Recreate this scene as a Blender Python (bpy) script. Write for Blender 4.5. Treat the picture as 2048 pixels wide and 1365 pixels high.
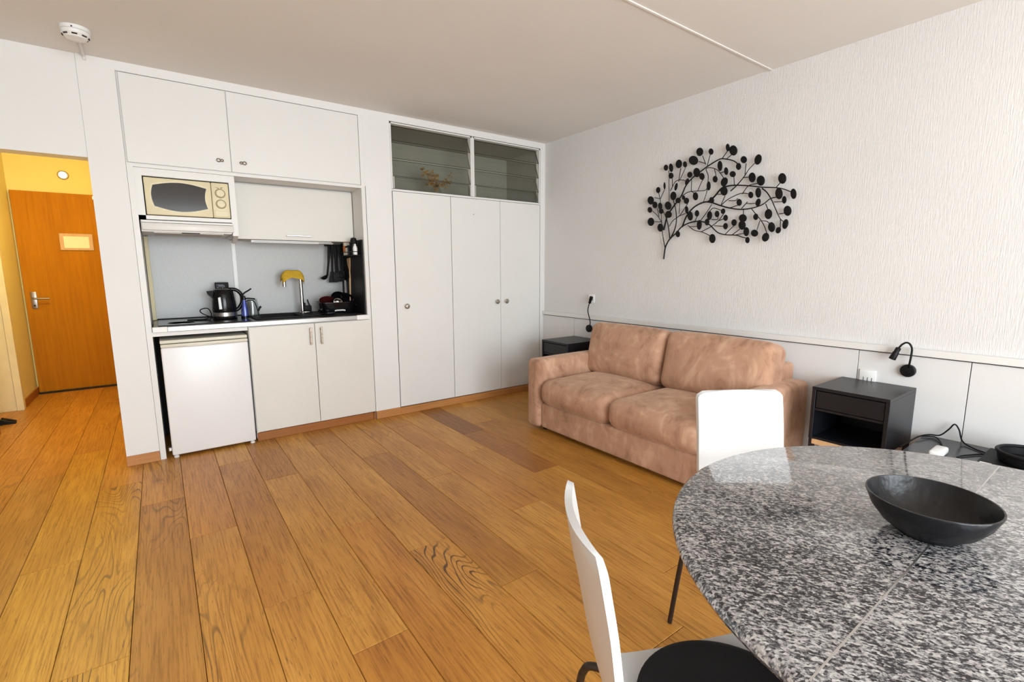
import bpy, bmesh, math, random
from mathutils import Vector, Matrix
R = math.radians
PI = math.pi
random.seed(7)
for o in list(bpy.data.objects):
    bpy.data.objects.remove(o)
scene = bpy.context.scene
C = scene.collection

# ------------------------------------------------------------------ camera
def cam_axes(yaw, pitch, roll):
    fw = Vector((math.sin(yaw)*math.cos(pitch), math.cos(yaw)*math.cos(pitch), math.sin(pitch)))
    r = Vector((math.cos(yaw), -math.sin(yaw), 0)); u = r.cross(fw)
    return r*math.cos(roll)+u*math.sin(roll), -r*math.sin(roll)+u*math.cos(roll), fw
cr, cu, cf = cam_axes(0.630882676, -0.148012358, -0.00490592960)
cd = bpy.data.cameras.new('camera'); cam = bpy.data.objects.new('camera', cd); C.objects.link(cam)
cam.matrix_world = Matrix(((cr.x, cu.x, -cf.x, -3.25778), (cr.y, cu.y, -cf.y, -3.88006), (cr.z, cu.z, -cf.z, 1.25621), (0, 0, 0, 1)))
cd.sensor_fit = 'HORIZONTAL'; cd.sensor_width = 36; cd.lens = 36*960.98/2048
cd.clip_start = .02
scene.camera = cam

# ------------------------------------------------------------------ sky, daylight, exposure
wd = bpy.data.worlds.new('sky'); scene.world = wd; wd.use_nodes = True
nt = wd.node_tree; bg = nt.nodes['Background']
sk = nt.nodes.new('ShaderNodeTexSky'); sk.sky_type = 'NISHITA'
sk.sun_disc = False; sk.sun_elevation = R(48); sk.sun_rotation = R(20); sk.air_density = 1.0; sk.dust_density = 1.5
nt.links.new(sk.outputs[0], bg.inputs[0]); bg.inputs[1].default_value = .30

def area(name, loc, target, sx, sy, power, col, spread=180):
    l = bpy.data.lights.new(name, 'AREA'); l.shape = 'RECTANGLE'; l.size = sx; l.size_y = sy
    l.energy = power; l.color = col; l.spread = R(spread)
    o = bpy.data.objects.new(name, l); C.objects.link(o); o.location = loc
    o.rotation_euler = (Vector(target)-Vector(loc)).to_track_quat('-Z', 'Y').to_euler()
    return o
# daylight through the wide window behind the camera
area('window_daylight', (-2.55, -6.46, 1.30), (-2.55, 0, 1.15), 2.85, 2.2, 266, (.90, .955, 1.0))

vs = scene.view_settings
vs.view_transform = 'Standard'; vs.look = 'None'; vs.exposure = 0.20; vs.gamma = 1; vs.use_curve_mapping = False

# ------------------------------------------------------------------ mesh helpers
class MB:
    """collects shapes for ONE mesh"""
    def __init__(s): s.v = []; s.f = []
    def add(s, v, f):
        n = len(s.v); s.v += [tuple(p) for p in v]; s.f += [tuple(i+n for i in q) for q in f]; return s
    def box(s, x0, x1, y0, y1, z0, z1, bev=0, seg=2):
        x0, x1 = sorted((x0, x1)); y0, y1 = sorted((y0, y1)); z0, z1 = sorted((z0, z1))
        if bev <= 0:
            v = [(x, y, z) for x in (x0, x1) for y in (y0, y1) for z in (z0, z1)]
            return s.add(v, [(0, 1, 3, 2), (4, 6, 7, 5), (0, 4, 5, 1), (2, 3, 7, 6), (0, 2, 6, 4), (1, 5, 7, 3)])
        bm = bmesh.new(); bmesh.ops.create_cube(bm, size=1)
        for w in bm.verts:
            w.co = ((x0+x1)/2+w.co.x*(x1-x0), (y0+y1)/2+w.co.y*(y1-y0), (z0+z1)/2+w.co.z*(z1-z0))
        bmesh.ops.bevel(bm, geom=bm.edges[:], offset=bev, segments=seg, profile=.5, affect='EDGES')
        return s.bm(bm)
    def bm(s, bm):
        bm.verts.index_update()
        s.add([w.co[:] for w in bm.verts], [[w.index for w in f.verts] for f in bm.faces]); bm.free(); return s
    def puff(s, c, h, r, n=12, dome=(0, 0, 0), fn=None):
        """rounded box, centre c, half sizes h, radius r, with domed faces"""
        a = h; rr = r
        def axis(hh):
            k = 4; e = [hh-rr+rr*math.sin(PI/2*i/k) for i in range(1, k+1)]
            m = [-(hh-rr)+2*(hh-rr)*i/n for i in range(n+1)]
            return [-q for q in reversed(e)]+m+e
        ax = [axis(q) for q in h]
        idx = {}; vs_ = []; fs = []
        def vert(p):
            key = tuple(round(q, 6) for q in p)
            if key in idx: return idx[key]
            q = [max(-(a[i]-rr), min(a[i]-rr, p[i])) for i in range(3)]
            d = Vector([p[i]-q[i] for i in range(3)])
            if d.length > 1e-9: d.normalize()
            P = [q[i]+rr*d[i] for i in range(3)]
            for i in range(3):
                j, k = [t for t in range(3) if t != i]
                w = max(0, 1-(P[j]/a[j])**2)*max(0, 1-(P[k]/a[k])**2)
                P[i] += dome[i]*(1 if P[i] > 0 else -1)*w*min(1, abs(P[i])/a[i])**3
            if fn: P = fn(P)
            idx[key] = len(vs_); vs_.append((c[0]+P[0], c[1]+P[1], c[2]+P[2])); return idx[key]
        for i in range(3):
            j, k = (i+1) % 3, (i+2) % 3
            for sg in (-1, 1):
                for u in range(len(ax[j])-1):
                    for w in range(len(ax[k])-1):
                        q = []
                        for (uu, ww) in ((u, w), (u+1, w), (u+1, w+1), (u, w+1)):
                            p = [0, 0, 0]; p[i] = sg*a[i]; p[j] = ax[j][uu]; p[k] = ax[k][ww]; q.append(vert(p))
                        if len(set(q)) < 3: continue
                        q = list(dict.fromkeys(q))
                        fs.append(q if sg > 0 else q[::-1])
        return s.add(vs_, fs)
    def tube(s, pts, r, seg=8, cap=True, closed=False):
        pts = [Vector(p) for p in pts]; n = len(pts)
        rs = r if isinstance(r, (list, tuple)) else [r]*n
        v = []; f = []; up = None
        for i, p in enumerate(pts):
            t = (pts[(i+1) % n]-pts[i-1]) if closed else (pts[min(i+1, n-1)]-pts[max(i-1, 0)])
            t.normalize()
            if up is None:
                up = Vector((0, 0, 1)) if abs(t.z) < .9 else Vector((1, 0, 0))
            a = t.cross(up)
            if a.length < 1e-5: a = t.orthogonal()
            a.normalize(); b = a.cross(t).normalized(); up = b
            for k in range(seg):
                w = 2*PI*k/seg; v.append(p+(a*math.cos(w)+b*math.sin(w))*rs[i])
        m = n if closed else n-1
        for i in range(m):
            for k in range(seg):
                A = i*seg+k; B = i*seg+(k+1) % seg; D = ((i+1) % n)*seg+k; E = ((i+1) % n)*seg+(k+1) % seg
                f.append((A, B, E, D))
        if cap and not closed:
            f.append(tuple(range(seg))[::-1]); f.append(tuple(range((n-1)*seg, n*seg)))
        return s.add(v, f)
    def lathe(s, prof, c=(0, 0, 0), seg=32, axis='z', sx=1, sy=1):
        """profile of (radius, height) turned about an axis through c"""
        v = []; f = []; n = len(prof)
        for (r, h) in prof:
            for k in range(seg):
                w = 2*PI*k/seg; a, b = r*math.cos(w)*sx, r*math.sin(w)*sy
                p = {'z': (a, b, h), 'y': (a, h, b), 'x': (h, a, b)}[axis]
                v.append((c[0]+p[0], c[1]+p[1], c[2]+p[2]))
        for i in range(n-1):
            for k in range(seg):
                f.append((i*seg+k, i*seg+(k+1) % seg, (i+1)*seg+(k+1) % seg, (i+1)*seg+k))
        f.append(tuple(range(seg))[::-1]); f.append(tuple(range((n-1)*seg, n*seg)))
        return s.add(v, f)
    def prism(s, poly, axis, a, b):
        """polygon (2-D) pulled along an axis from a to b"""
        n = len(poly)
        def P(p, t): return {'x': (t, p[0], p[1]), 'y': (p[0], t, p[1]), 'z': (p[0], p[1], t)}[axis]
        v = [P(p, a) for p in poly]+[P(p, b) for p in poly]
        f = [tuple(range(n))[::-1], tuple(range(n, 2*n))]+[(i, (i+1) % n, n+(i+1) % n, n+i) for i in range(n)]
        return s.add(v, f)
    def xf(s, M): s.v = [tuple(M @ Vector(p)) for p in s.v]; return s

def spline(pts, k=6):
    """Catmull-Rom through points"""
    P = [Vector(p) for p in pts]; P = [P[0]*2-P[1]]+P+[P[-1]*2-P[-2]]; out = []
    for i in range(1, len(P)-2):
        for j in range(k):
            t = j/k; a, b, c_, d = P[i-1:i+3]
            out.append(.5*((2*b)+(c_-a)*t+(2*a-5*b+4*c_-d)*t*t+(3*b-a-3*c_+d)*t**3))
    out.append(P[-2]); return out

def obj(name, mb, mat, parent=None, smooth=None, local=False, label=None):
    root = parent
    while root is not None and root.parent is not None: root = root.parent
    off = Vector((0, 0, 0)) if (root is None or local) else Vector(root.location)
    me = bpy.data.meshes.new(name)
    me.from_pydata([tuple(Vector(p)-off) for p in mb.v], [], mb.f)
    bm = bmesh.new(); bm.from_mesh(me); bmesh.ops.recalc_face_normals(bm, faces=bm.faces[:]); bm.to_mesh(me); bm.free()
    o = bpy.data.objects.new(name, me); C.objects.link(o)
    for m in (mat if isinstance(mat, (list, tuple)) else [mat]): me.materials.append(m)
    if smooth:
        me.shade_smooth()
        me.set_sharp_from_angle(angle=R(smooth))
    if parent is not None: o.parent = parent
    if label: o['label'] = label
    return o
def tag(o, label, cat, group=None, kind=None):
    o['label'] = label; o['category'] = cat
    if group: o['group'] = group
    if kind: o['kind'] = kind
    return o
def thing(name, label, cat, loc=(0, 0, 0), rz=0, group=None):
    o = bpy.data.objects.new(name, None); C.objects.link(o); o.empty_display_size = .05
    o.location = loc; o.rotation_euler = (0, 0, rz)
    return tag(o, label, cat, group)
def struct(name, mb, mat, label=None, smooth=None, cat=None):
    o = obj(name, mb, mat, smooth=smooth); o['kind'] = 'structure'
    if label: o['label'] = label
    if cat: o['category'] = cat
    return o
def copy_tree(o, parent=None):
    c = o.copy(); C.objects.link(c); c.parent = parent
    for ch in [q for q in bpy.data.objects if q.parent == o]: copy_tree(ch, c)
    return c

# ------------------------------------------------------------------ materials
def newmat(name):
    m = bpy.data.materials.new(name); m.use_nodes = True
    return m, m.node_tree, m.node_tree.nodes['Principled BSDF']
def link(nt, a, b): nt.links.new(a, b)
def noise(nt, vec, scale, detail=3, rough=.5, dist=0):
    n = nt.nodes.new('ShaderNodeTexNoise'); n.inputs['Scale'].default_value = scale; n.inputs['Detail'].default_value = detail
    n.inputs['Roughness'].default_value = rough; n.inputs['Distortion'].default_value = dist
    if vec is not None: link(nt, vec, n.inputs['Vector'])
    return n
def coords(nt, scale=(1, 1, 1), rot=(0, 0, 0), out='Object'):
    t = nt.nodes.new('ShaderNodeTexCoord'); m = nt.nodes.new('ShaderNodeMapping')
    m.inputs['Scale'].default_value = scale; m.inputs['Rotation'].default_value = rot
    link(nt, t.outputs[out], m.inputs['Vector']); return m.outputs[0]
def ramp(nt, fac, stops, interp='LINEAR'):
    r = nt.nodes.new('ShaderNodeValToRGB'); r.color_ramp.interpolation = interp
    e = r.color_ramp.elements
    while len(e) < len(stops): e.new(.5)
    for q, (p, c) in zip(e, stops):
        q.position = p; q.color = (*c, 1) if len(c) == 3 else c
    link(nt, fac, r.inputs[0]); return r.outputs[0]
def mixc(nt, fac, a, b, mode='MIX'):
    m = nt.nodes.new('ShaderNodeMix'); m.data_type = 'RGBA'; m.blend_type = mode
    for k, q in ((0, fac), (6, a), (7, b)):
        if isinstance(q, (int, float)): m.inputs[k].default_value = q
        elif isinstance(q, tuple): m.inputs[k].default_value = (*q, 1)
        else: link(nt, q, m.inputs[k])
    return m.outputs[2]
def math_(nt, op, a, b=None):
    m = nt.nodes.new('ShaderNodeMath'); m.operation = op
    for k, q in ((0, a), (1, b)):
        if q is None: continue
        if isinstance(q, (int, float)): m.inputs[k].default_value = q
        else: link(nt, q, m.inputs[k])
    return m.outputs[0]
def bump(nt, bs, h, strength=.2, dist=.01):
    b = nt.nodes.new('ShaderNodeBump'); b.inputs['Strength'].default_value = strength; b.inputs['Distance'].default_value = dist
    link(nt, h, b.inputs['Height']); link(nt, b.outputs[0], bs.inputs['Normal'])
def plain(name, col, rough=.5, metal=0, spec=.5, var=.03, vscale=8, bmp=0, bscale=200):
    """painted or moulded surface with a faint colour variation"""
    m, nt, b = newmat(name); b.inputs['Roughness'].default_value = rough; b.inputs['Metallic'].default_value = metal
    b.inputs['Specular IOR Level'].default_value = spec
    vec = coords(nt)
    n = noise(nt, vec, vscale, 3)
    lo = tuple(max(0, c*(1-var)) for c in col); hi = tuple(min(1, c*(1+var)) for c in col)
    link(nt, ramp(nt, n.outputs[0], [(.3, lo), (.7, hi)]), b.inputs['Base Color'])
    if bmp:
        bump(nt, b, noise(nt, vec, bscale, 2).outputs[0], bmp, .002)
    return m
M = {}
M['ceiling'] = plain('ceiling_paint', (.79, .765, .73), .95, var=.015, vscale=2, bmp=.15, bscale=150)
M['white'] = plain('white_paint', (.785, .775, .755), .55, var=.01, vscale=3, bmp=.05, bscale=120)
M['cab'] = plain('cabinet_white', (.765, .755, .73), .42, var=.012, vscale=3)
M['cream'] = plain('cabinet_cream', (.735, .71, .655), .42, var=.015, vscale=3)
M['inside'] = plain('inside_white', (.70, .69, .66), .7)
M['loft'] = plain('loft_shade_tone', (.47, .43, .37), .8)  # dimness of the loft put into a darker lining colour
M['fridge'] = plain('fridge_enamel', (.83, .82, .82), .28, var=.01, vscale=3)
M['fridge_trim'] = plain('fridge_trim_plastic', (.72, .68, .56), .4)
M['lam'] = plain('panel_laminate', (.73, .72, .71), .4, var=.01, vscale=2)
M['black'] = plain('black_metal', (.004, .004, .0045), .5, spec=.25, var=.2)
M['blackgloss'] = plain('black_plastic', (.004, .004, .005), .16, spec=.3, var=.2)
M['blackmat'] = plain('black_matt', (.005, .005, .006), .6, spec=.25, var=.2, bmp=.1)
M['charcoal'] = plain('charcoal_lacquer', (.006, .0068, .0095), .36, spec=.38, var=.15, bmp=.05, bscale=300)
M['dark'] = plain('dark_gap', (.02, .018, .017), .9)
M['chrome'] = plain('chrome', (.50, .48, .46), .16, metal=1)
M['steel'] = plain('brushed_steel', (.38, .37, .36), .34, metal=1, vscale=40)
M['alu'] = plain('aluminium', (.62, .61, .60), .38, metal=1)
M['bronze'] = plain('aged_nickel', (.38, .32, .26), .35, metal=1, vscale=60, var=.3)
M['pewter'] = plain('pewter', (.42, .40, .36), .35, metal=1, vscale=60, var=.2)
M['plasticw'] = plain('white_plastic', (.82, .82, .80), .35)
M['almond'] = plain('almond_plastic', (.74, .655, .43), .42, var=.02)
M['almond_d'] = plain('almond_dark_line', (.24, .18, .06), .5)  # darker almond tone of the dial rings and maker mark
M['hood'] = plain('hood_enamel', (.72, .70, .66), .35)
M['yellow'] = plain('hall_yellow_paint', (.78, .67, .30), .8, var=.02, vscale=3, bmp=.15, bscale=90)
M['creamtrim'] = plain('cream_trim_paint', (.74, .64, .40), .5, var=.04)
M['orange'] = plain('orange_print', (.75, .22, .05), .5)
M['paper'] = plain('paper', (.86, .83, .68), .8)
M['glass_jug'] = None

def glass(name, tint, gloss_fac=.12, rough=.02, dens=.12):
    """thin pane: mostly clear, tinted, with a mirror coat"""
    m = bpy.data.materials.new(name); m.use_nodes = True; nt = m.node_tree
    nt.nodes.remove(nt.nodes['Principled BSDF']); out = nt.nodes['Material Output']
    t = nt.nodes.new('ShaderNodeBsdfTransparent'); t.inputs[0].default_value = (*tint, 1)
    g = nt.nodes.new('ShaderNodeBsdfGlossy'); g.inputs['Roughness'].default_value = rough
    lw = nt.nodes.new('ShaderNodeLayerWeight'); lw.inputs[0].default_value = .5
    fr = math_(nt, 'ADD', math_(nt, 'MULTIPLY', math_(nt, 'POWER', lw.outputs['Facing'], 5.0), .9), .045)
    x = nt.nodes.new('ShaderNodeMixShader'); link(nt, fr, x.inputs[0])
    link(nt, t.outputs[0], x.inputs[1]); link(nt, g.outputs[0], x.inputs[2]); link(nt, x.outputs[0], out.inputs[0])
    return m
M['louvre'] = glass('louvre_glass', (.86, .88, .86))
M['glassedge'] = plain('glass_edge', (.02, .035, .028), .2)
M['pane'] = glass('window_glass', (.96, .97, .97))
M['jug'] = glass('clear_jug_glass', (.90, .92, .92))
def emit(name, col, s):
    m, nt, b = newmat(name); b.inputs['Emission Color'].default_value = (*col, 1); b.inputs['Emission Strength'].default_value = s
    b.inputs['Base Color'].default_value = (*col, 1); return m
M['lampglow'] = emit('lamp_glow', (1, .84, .48), 3.5)

def wall_texture():
    m, nt, b = newmat('wall_woven_paint'); b.inputs['Roughness'].default_value = .9
    v = coords(nt, (1, 60, 5)); n = noise(nt, v, 3.0, 4, .65, .4)
    v2 = coords(nt); n2 = noise(nt, v2, 1.6, 2)
    c = ramp(nt, n2.outputs[0], [(.3, (.725, .715, .705)), (.7, (.755, .745, .735))])
    link(nt, c, b.inputs['Base Color']); bump(nt, b, n.outputs[0], .5, .006); return m
M['wall'] = wall_texture()

def floor_wood():
    m, nt, b = newmat('oak_plank')
    oi = nt.nodes.new('ShaderNodeObjectInfo')
    tc = nt.nodes.new('ShaderNodeTexCoord')
    off = nt.nodes.new('ShaderNodeVectorMath'); off.operation = 'MULTIPLY_ADD'
    cmb = nt.nodes.new('ShaderNodeCombineXYZ')
    rnd = math_(nt, 'MULTIPLY', oi.outputs['Random'], 37.0)
    link(nt, rnd, cmb.inputs[0]); link(nt, math_(nt, 'MULTIPLY', oi.outputs['Random'], 91.0), cmb.inputs[1])
    ad = nt.nodes.new('ShaderNodeVectorMath'); ad.operation = 'ADD'
    link(nt, tc.outputs['Object'], ad.inputs[0]); link(nt, cmb.outputs[0], ad.inputs[1])
    def mp(s):
        q = nt.nodes.new('ShaderNodeMapping'); q.inputs['Scale'].default_value = s; link(nt, ad.outputs[0], q.inputs[0]); return q.outputs[0]
    # fine fibres, cathedral rings, soft blotches, pores
    fib = noise(nt, mp((120, 3.6, 1)), 1.0, 5, .72)
    low = noise(nt, mp((5.0, .75, 1)), 1.0, 2, .45, .35)
    wig = noise(nt, mp((26, 5, 1)), 1.0, 2)
    rings = math_(nt, 'SINE', math_(nt, 'ADD', math_(nt, 'MULTIPLY', low.outputs[0], 170.0), math_(nt, 'MULTIPLY', wig.outputs[0], 2.2)))
    ringm = ramp(nt, rings, [(.62, (0, 0, 0)), (.98, (1, 1, 1))])
    where = ramp(nt, noise(nt, mp((3.0, .9, 1)), 1.0, 1).outputs[0], [(.46, (0, 0, 0)), (.62, (1, 1, 1))])
    ringf = math_(nt, 'MULTIPLY', math_(nt, 'MULTIPLY', ringm, where), oi.outputs['Alpha'])
    blot = noise(nt, mp((6, 1.6, 1)), 1.0, 3)
    base = ramp(nt, blot.outputs[0], [(.25, (.45, .195, .032)), (.55, (.56, .262, .046)), (.8, (.65, .335, .071))])
    base = mixc(nt, 1.0, base, oi.outputs['Color'], 'MULTIPLY')
    ff = ramp(nt, fib.outputs[0], [(.34, (.50, .41, .30)), (.54, (1, 1, 1)), (.8, (1.0, 1.0, 1.0))])
    base = mixc(nt, .85, base, ff, 'MULTIPLY')
    col = mixc(nt, ringf, base, (.10, .045, .012))
    pore = noise(nt, mp((160, 12, 1)), 1.0, 2, .6)
    pm = ramp(nt, pore.outputs[0], [(.62, (0, 0, 0)), (.72, (.7, .7, .7))])
    col = mixc(nt, pm, col, (.13, .055, .014))
    link(nt, col, b.inputs['Base Color'])
    link(nt, ramp(nt, fib.outputs[0], [(.2, (.46, .46, .46)), (.8, (.34, .34, .34))]), b.inputs['Roughness'])
    b.inputs['Specular IOR Level'].default_value = .4
    bump(nt, b, math_(nt, 'SUBTRACT', fib.outputs[0], ringf), .12, .002)
    return m
M['oak'] = floor_wood()

def veneer(name, lo, hi, sc=(45, 45, 2.2), rough=.4):
    m, nt, b = newmat(name); b.inputs['Roughness'].default_value = rough
    n = noise(nt, coords(nt, sc), 1.0, 4, .6, .3); n2 = noise(nt, coords(nt, (2.5, 2.5, .9)), 1.0, 2)
    f = math_(nt, 'ADD', math_(nt, 'MULTIPLY', n.outputs[0], .55), math_(nt, 'MULTIPLY', n2.outputs[0], .45))
    link(nt, ramp(nt, f, [(.3, lo), (.7, hi)]), b.inputs['Base Color']); return m
M['door'] = veneer('door_veneer', (.36, .130, .002), (.52, .205, .004), rough=.6)
M['door'].node_tree.nodes['Principled BSDF'].inputs['Specular IOR Level'].default_value = .12
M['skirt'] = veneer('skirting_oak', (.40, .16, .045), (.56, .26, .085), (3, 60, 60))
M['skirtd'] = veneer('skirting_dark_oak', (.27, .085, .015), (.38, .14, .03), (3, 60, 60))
M['pine'] = veneer('light_wood', (.52, .31, .15), (.68, .44, .24), (60, 60, 4))

def granite():
    m, nt, b = newmat('granite_polished'); b.inputs['Roughness'].default_value = .09
    b.inputs['Specular IOR Level'].default_value = .6
    b.inputs['Coat Weight'].default_value = .3; b.inputs['Coat Roughness'].default_value = .03
    base = coords(nt, (1, 1, 1), (0, 0, R(54)))
    def g(sc):
        q = nt.nodes.new('ShaderNodeMapping'); q.inputs['Scale'].default_value = sc; link(nt, base, q.inputs[0]); return q.outputs[0]
    n1 = noise(nt, g((185, 300, 200)), 1.0, 3, .62, .6)
    vo = nt.nodes.new('ShaderNodeTexVoronoi'); vo.inputs['Scale'].default_value = 1.0; link(nt, g((185, 280, 200)), vo.inputs['Vector'])
    n2 = noise(nt, g((55, 88, 60)), 1.0, 3, .6, .5)
    n3 = noise(nt, g((5, 10, 6)), 1.0, 2)
    rv = nt.nodes.new('ShaderNodeSeparateColor'); link(nt, vo.outputs['Color'], rv.inputs[0])
    f = math_(nt, 'ADD', math_(nt, 'ADD', math_(nt, 'MULTIPLY', n1.outputs[0], .48), math_(nt, 'MULTIPLY', rv.outputs[0], .20)),
              math_(nt, 'ADD', math_(nt, 'MULTIPLY', n2.outputs[0], .28), math_(nt, 'MULTIPLY', n3.outputs[0], .18)))
    col = ramp(nt, f, [(.44, (.005, .006, .009)), (.51, (.030, .032, .040)), (.565, (.165, .163, .168)), (.62, (.335, .318, .31)), (.74, (.57, .555, .545))])
    link(nt, col, b.inputs['Base Color']); return m
M['granite'] = granite()

def suede():
    m, nt, b = newmat('tan_suede'); b.inputs['Roughness'].default_value = .9
    b.inputs['Sheen Weight'].default_value = .35; b.inputs['Sheen Roughness'].default_value = .4
    b.inputs['Sheen Tint'].default_value = (1, .78, .6, 1)
    a = noise(nt, coords(nt, (4.5, 4.5, 3.2)), 1.0, 5, .62, 1.4); c = noise(nt, coords(nt, (14, 14, 6)), 1.0, 3, .6, .8)
    f = math_(nt, 'ADD', math_(nt, 'MULTIPLY', a.outputs[0], .7), math_(nt, 'MULTIPLY', c.outputs[0], .3))
    link(nt, ramp(nt, f, [(.38, (.36, .190, .115)), (.47, (.475, .270, .173)), (.53, (.505, .293, .19)), (.63, (.62, .385, .258))]), b.inputs['Base Color'])
    bump(nt, b, math_(nt, 'ADD', f, math_(nt, 'MULTIPLY', noise(nt, coords(nt), 260, 2).outputs[0], .25)), .18, .006); return m
M['suede'] = suede()

def hammered():
    m, nt, b = newmat('black_glazed_bowl'); b.inputs['Base Color'].default_value = (.005, .005, .0065, 1); b.inputs['Roughness'].default_value = .33; b.inputs['Specular IOR Level'].default_value = .35
    v = nt.nodes.new('ShaderNodeTexNoise'); v.inputs['Scale'].default_value = 55; v.inputs['Detail'].default_value = 2
    link(nt, coords(nt), v.inputs['Vector']); bump(nt, b, v.outputs[0], .6, .003); return m
M['bowl'] = hammered()
def splash():
    m, nt, b = newmat('grey_splashback'); b.inputs['Roughness'].default_value = .38
    n = noise(nt, coords(nt), 260, 2, .7); link(nt, ramp(nt, n.outputs[0], [(.3, (.46, .46, .455)), (.7, (.56, .56, .555))]), b.inputs['Base Color']); return m
M['splash'] = splash()
def cloth():
    m, nt, b = newmat('yellow_cloth'); b.inputs['Roughness'].default_value = .95
    n = noise(nt, coords(nt), 60, 4); link(nt, ramp(nt, n.outputs[0], [(.3, (.55, .33, .02)), (.7, (.70, .44, .04))]), b.inputs['Base Color'])
    bump(nt, b, noise(nt, coords(nt), 400, 2).outputs[0], .5, .003); return m
M['cloth'] = cloth()
def oven_glass():
    m, nt, b = newmat('oven_window'); b.inputs['Roughness'].default_value = .12; b.inputs['Base Color'].default_value = (.040, .032, .027, 1); b.inputs['Specular IOR Level'].default_value = .22
    n = noise(nt, coords(nt, (8, 8, 90)), 1.0, 2); bump(nt, b, n.outputs[0], .05, .001); return m
M['ovenglass'] = oven_glass()

# ================================================================== the room
RY = -6.3      # window wall
HX = -4.37     # left wall
DY = 2.97      # hall end wall
# ---- floor with single oak planks
fl = struct('floor', MB().box(HX-.7, .2, RY-.2, DY+.2, -.06, -.013), M['dark'], 'honey-oak plank floor')
PW = .1975; PX = -3.444; LEN = 1.645
JO = {-3: .085, -2: -1.178, -1: -1.986, 0: -.735, 1: -1.27, 2: -2.004, 3: -.78, 4: -1.607, 5: -.342, 6: -.786, 7: -1.35, 8: -1.965, 9: -1.12}
G = (1.08, 1.09, 1.08); N_ = (1, .98, .95); BR_ = (.84, .78, .70); D_ = (.70, .62, .56); O_ = (1.0, .92, .84); Y_ = (1.08, 1.16, .85)
TINT = {(-2, 0): (*Y_, .9), (-2, 1): (*Y_, .1), (-1, 1): (*Y_, .8), (-1, 0): (*Y_, 1.0), (0, 1): (*N_, .5), (0, 0): (.80, .74, .64, .6), (1, 1): (1.02, .95, .93, .1), (1, 0): (1.04, 1.04, 1.0, .7),
        (2, 1): (.92, .86, .80, .2), (2, 0): (*G, .1), (3, 1): (*BR_, .4), (3, 0): (*G, .1), (3, -1): (*O_, .15), (4, 1): (*G, .15), (4, 0): (*O_, .4), (5, 1): (*BR_, .2), (5, 0): (1.06, 1.05, 1.02, .1),
        (5, -1): (1.10, 1.08, 1.04, 1.0), (6, 1): (*N_, .1), (6, 0): (*BR_, .1), (6, -1): (*G, .1), (7, 1): (*G, .3), (7, 0): (*N_, .2), (8, 1): (*O_, .2), (8, 0): (*G, .1), (9, 1): (*G, .1), (9, 0): (*N_, .1),
        (10, 1): (.74, .64, .58, .3), (10, 2): (.58, .48, .44, .1)}
rp = random.Random(3)
for k in range(-8, 19):
    xa = PX+k*PW; xb = xa+PW
    if xa > .02 or xb < HX-.45: continue
    y0 = JO.get(k, rp.uniform(-2, -.3))
    cuts = [y0+LEN*i for i in range(-6, 5)]
    if k == 10: cuts = [-4.95, -3.31, -1.664, -.79, .02]
    lo, hi = RY, (DY if xb < -3.40 else .60)
    cuts = sorted([lo]+[c for c in cuts if lo+.15 < c < hi-.15]+[hi])
    ix = [i for i, c in enumerate(cuts) if abs(c-y0) < .01]
    for i in range(len(cuts)-1):
        a, b = cuts[i], cuts[i+1]
        cx, cy = (xa+xb)/2, (a+b)/2
        hw, hl, g = PW/2-.0009, (b-a)/2-.0009, .0016
        m = MB()
        v = [(-hw, -hl, -.012), (hw, -hl, -.012), (hw, hl, -.012), (-hw, hl, -.012), (-hw, -hl, -g), (hw, -hl, -g), (hw, hl, -g), (-hw, hl, -g),
             (-hw+g, -hl+g, 0), (hw-g, -hl+g, 0), (hw-g, hl-g, 0), (-hw+g, hl-g, 0)]
        f = [(0, 3, 2, 1)]+[(j, (j+1) % 4, 4+(j+1) % 4, 4+j) for j in range(4)]+[(4+j, 4+(j+1) % 4, 8+(j+1) % 4, 8+j) for j in range(4)]+[(8, 9, 10, 11)]
        m.add(v, f)
        o = obj('plank', m, M['oak'], fl, local=True); o.location = (cx, cy, 0)
        rel = (i-ix[0]+1) if ix else 99          # 0: plank just nearer the camera than the known joint, 1: beyond it
        if k == 10: rel = 2 if b > -.1 else (1 if b > -.9 else 0)
        t = TINT.get((k, rel))
        if t is None:
            w = rp.uniform(.88, 1.10); t = (w, w*rp.uniform(.97, 1.02), w*rp.uniform(.92, 1.02), rp.choice((.05, .1, .2, .5)))
        o.color = t

struct('ceiling', MB().box(HX-.7, .2, RY-.2, DY+.2, 2.5, 2.6), M['ceiling'], 'plain off-white ceiling')
struct('trim_1', MB().box(HX, 0, -2.229, -2.214, 2.4945, 2.5, .002, 1), M['ceiling'], 'thin white joint strip across the ceiling')

# ---- back wall: everything that is wall between and around the built-in units
wb = MB()
wb.box(HX-.7, -3.5272, .006, .13, 1.926, 2.5)                # lintel over the hall opening
wb.box(-3.526, -3.352, 0, DY, 0, 2.5)                       # pier beside the kitchen, running on along the hall
wb.box(-3.352, 0, 0, .62, 2.446, 2.5)                       # head
wb.box(-1.858, -1.640, 0, .62, 0, 2.446)                    # pier between kitchen and wardrobe
wb.box(-1.893, -1.858, .001, .62, 1.918, 2.446)
wb.box(-.060, .0, 0, .62, 0, 2.446)                         # right stile
wb.box(-3.352, 0, .62, .70, 0, 2.5)                         # wall behind the units
struct('wall_back', wb, M['white'], 'white painted wall around the built-in kitchen and wardrobe')
kf = MB()                                                   # white lining frame of the kitchen alcove
kf.box(-3.3505, -3.319, .003, .60, 0, 1.918); kf.box(-1.892, -1.862, .002, .60, .068, 1.918)
kf.box(-3.319, -1.892, .002, .60, 1.899, 1.918)
kf.box(-3.319, -2.770, .006, .03, .832, .862)
struct('trim_2', kf, M['cab'], 'white lining frame of the kitchen alcove')
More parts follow.
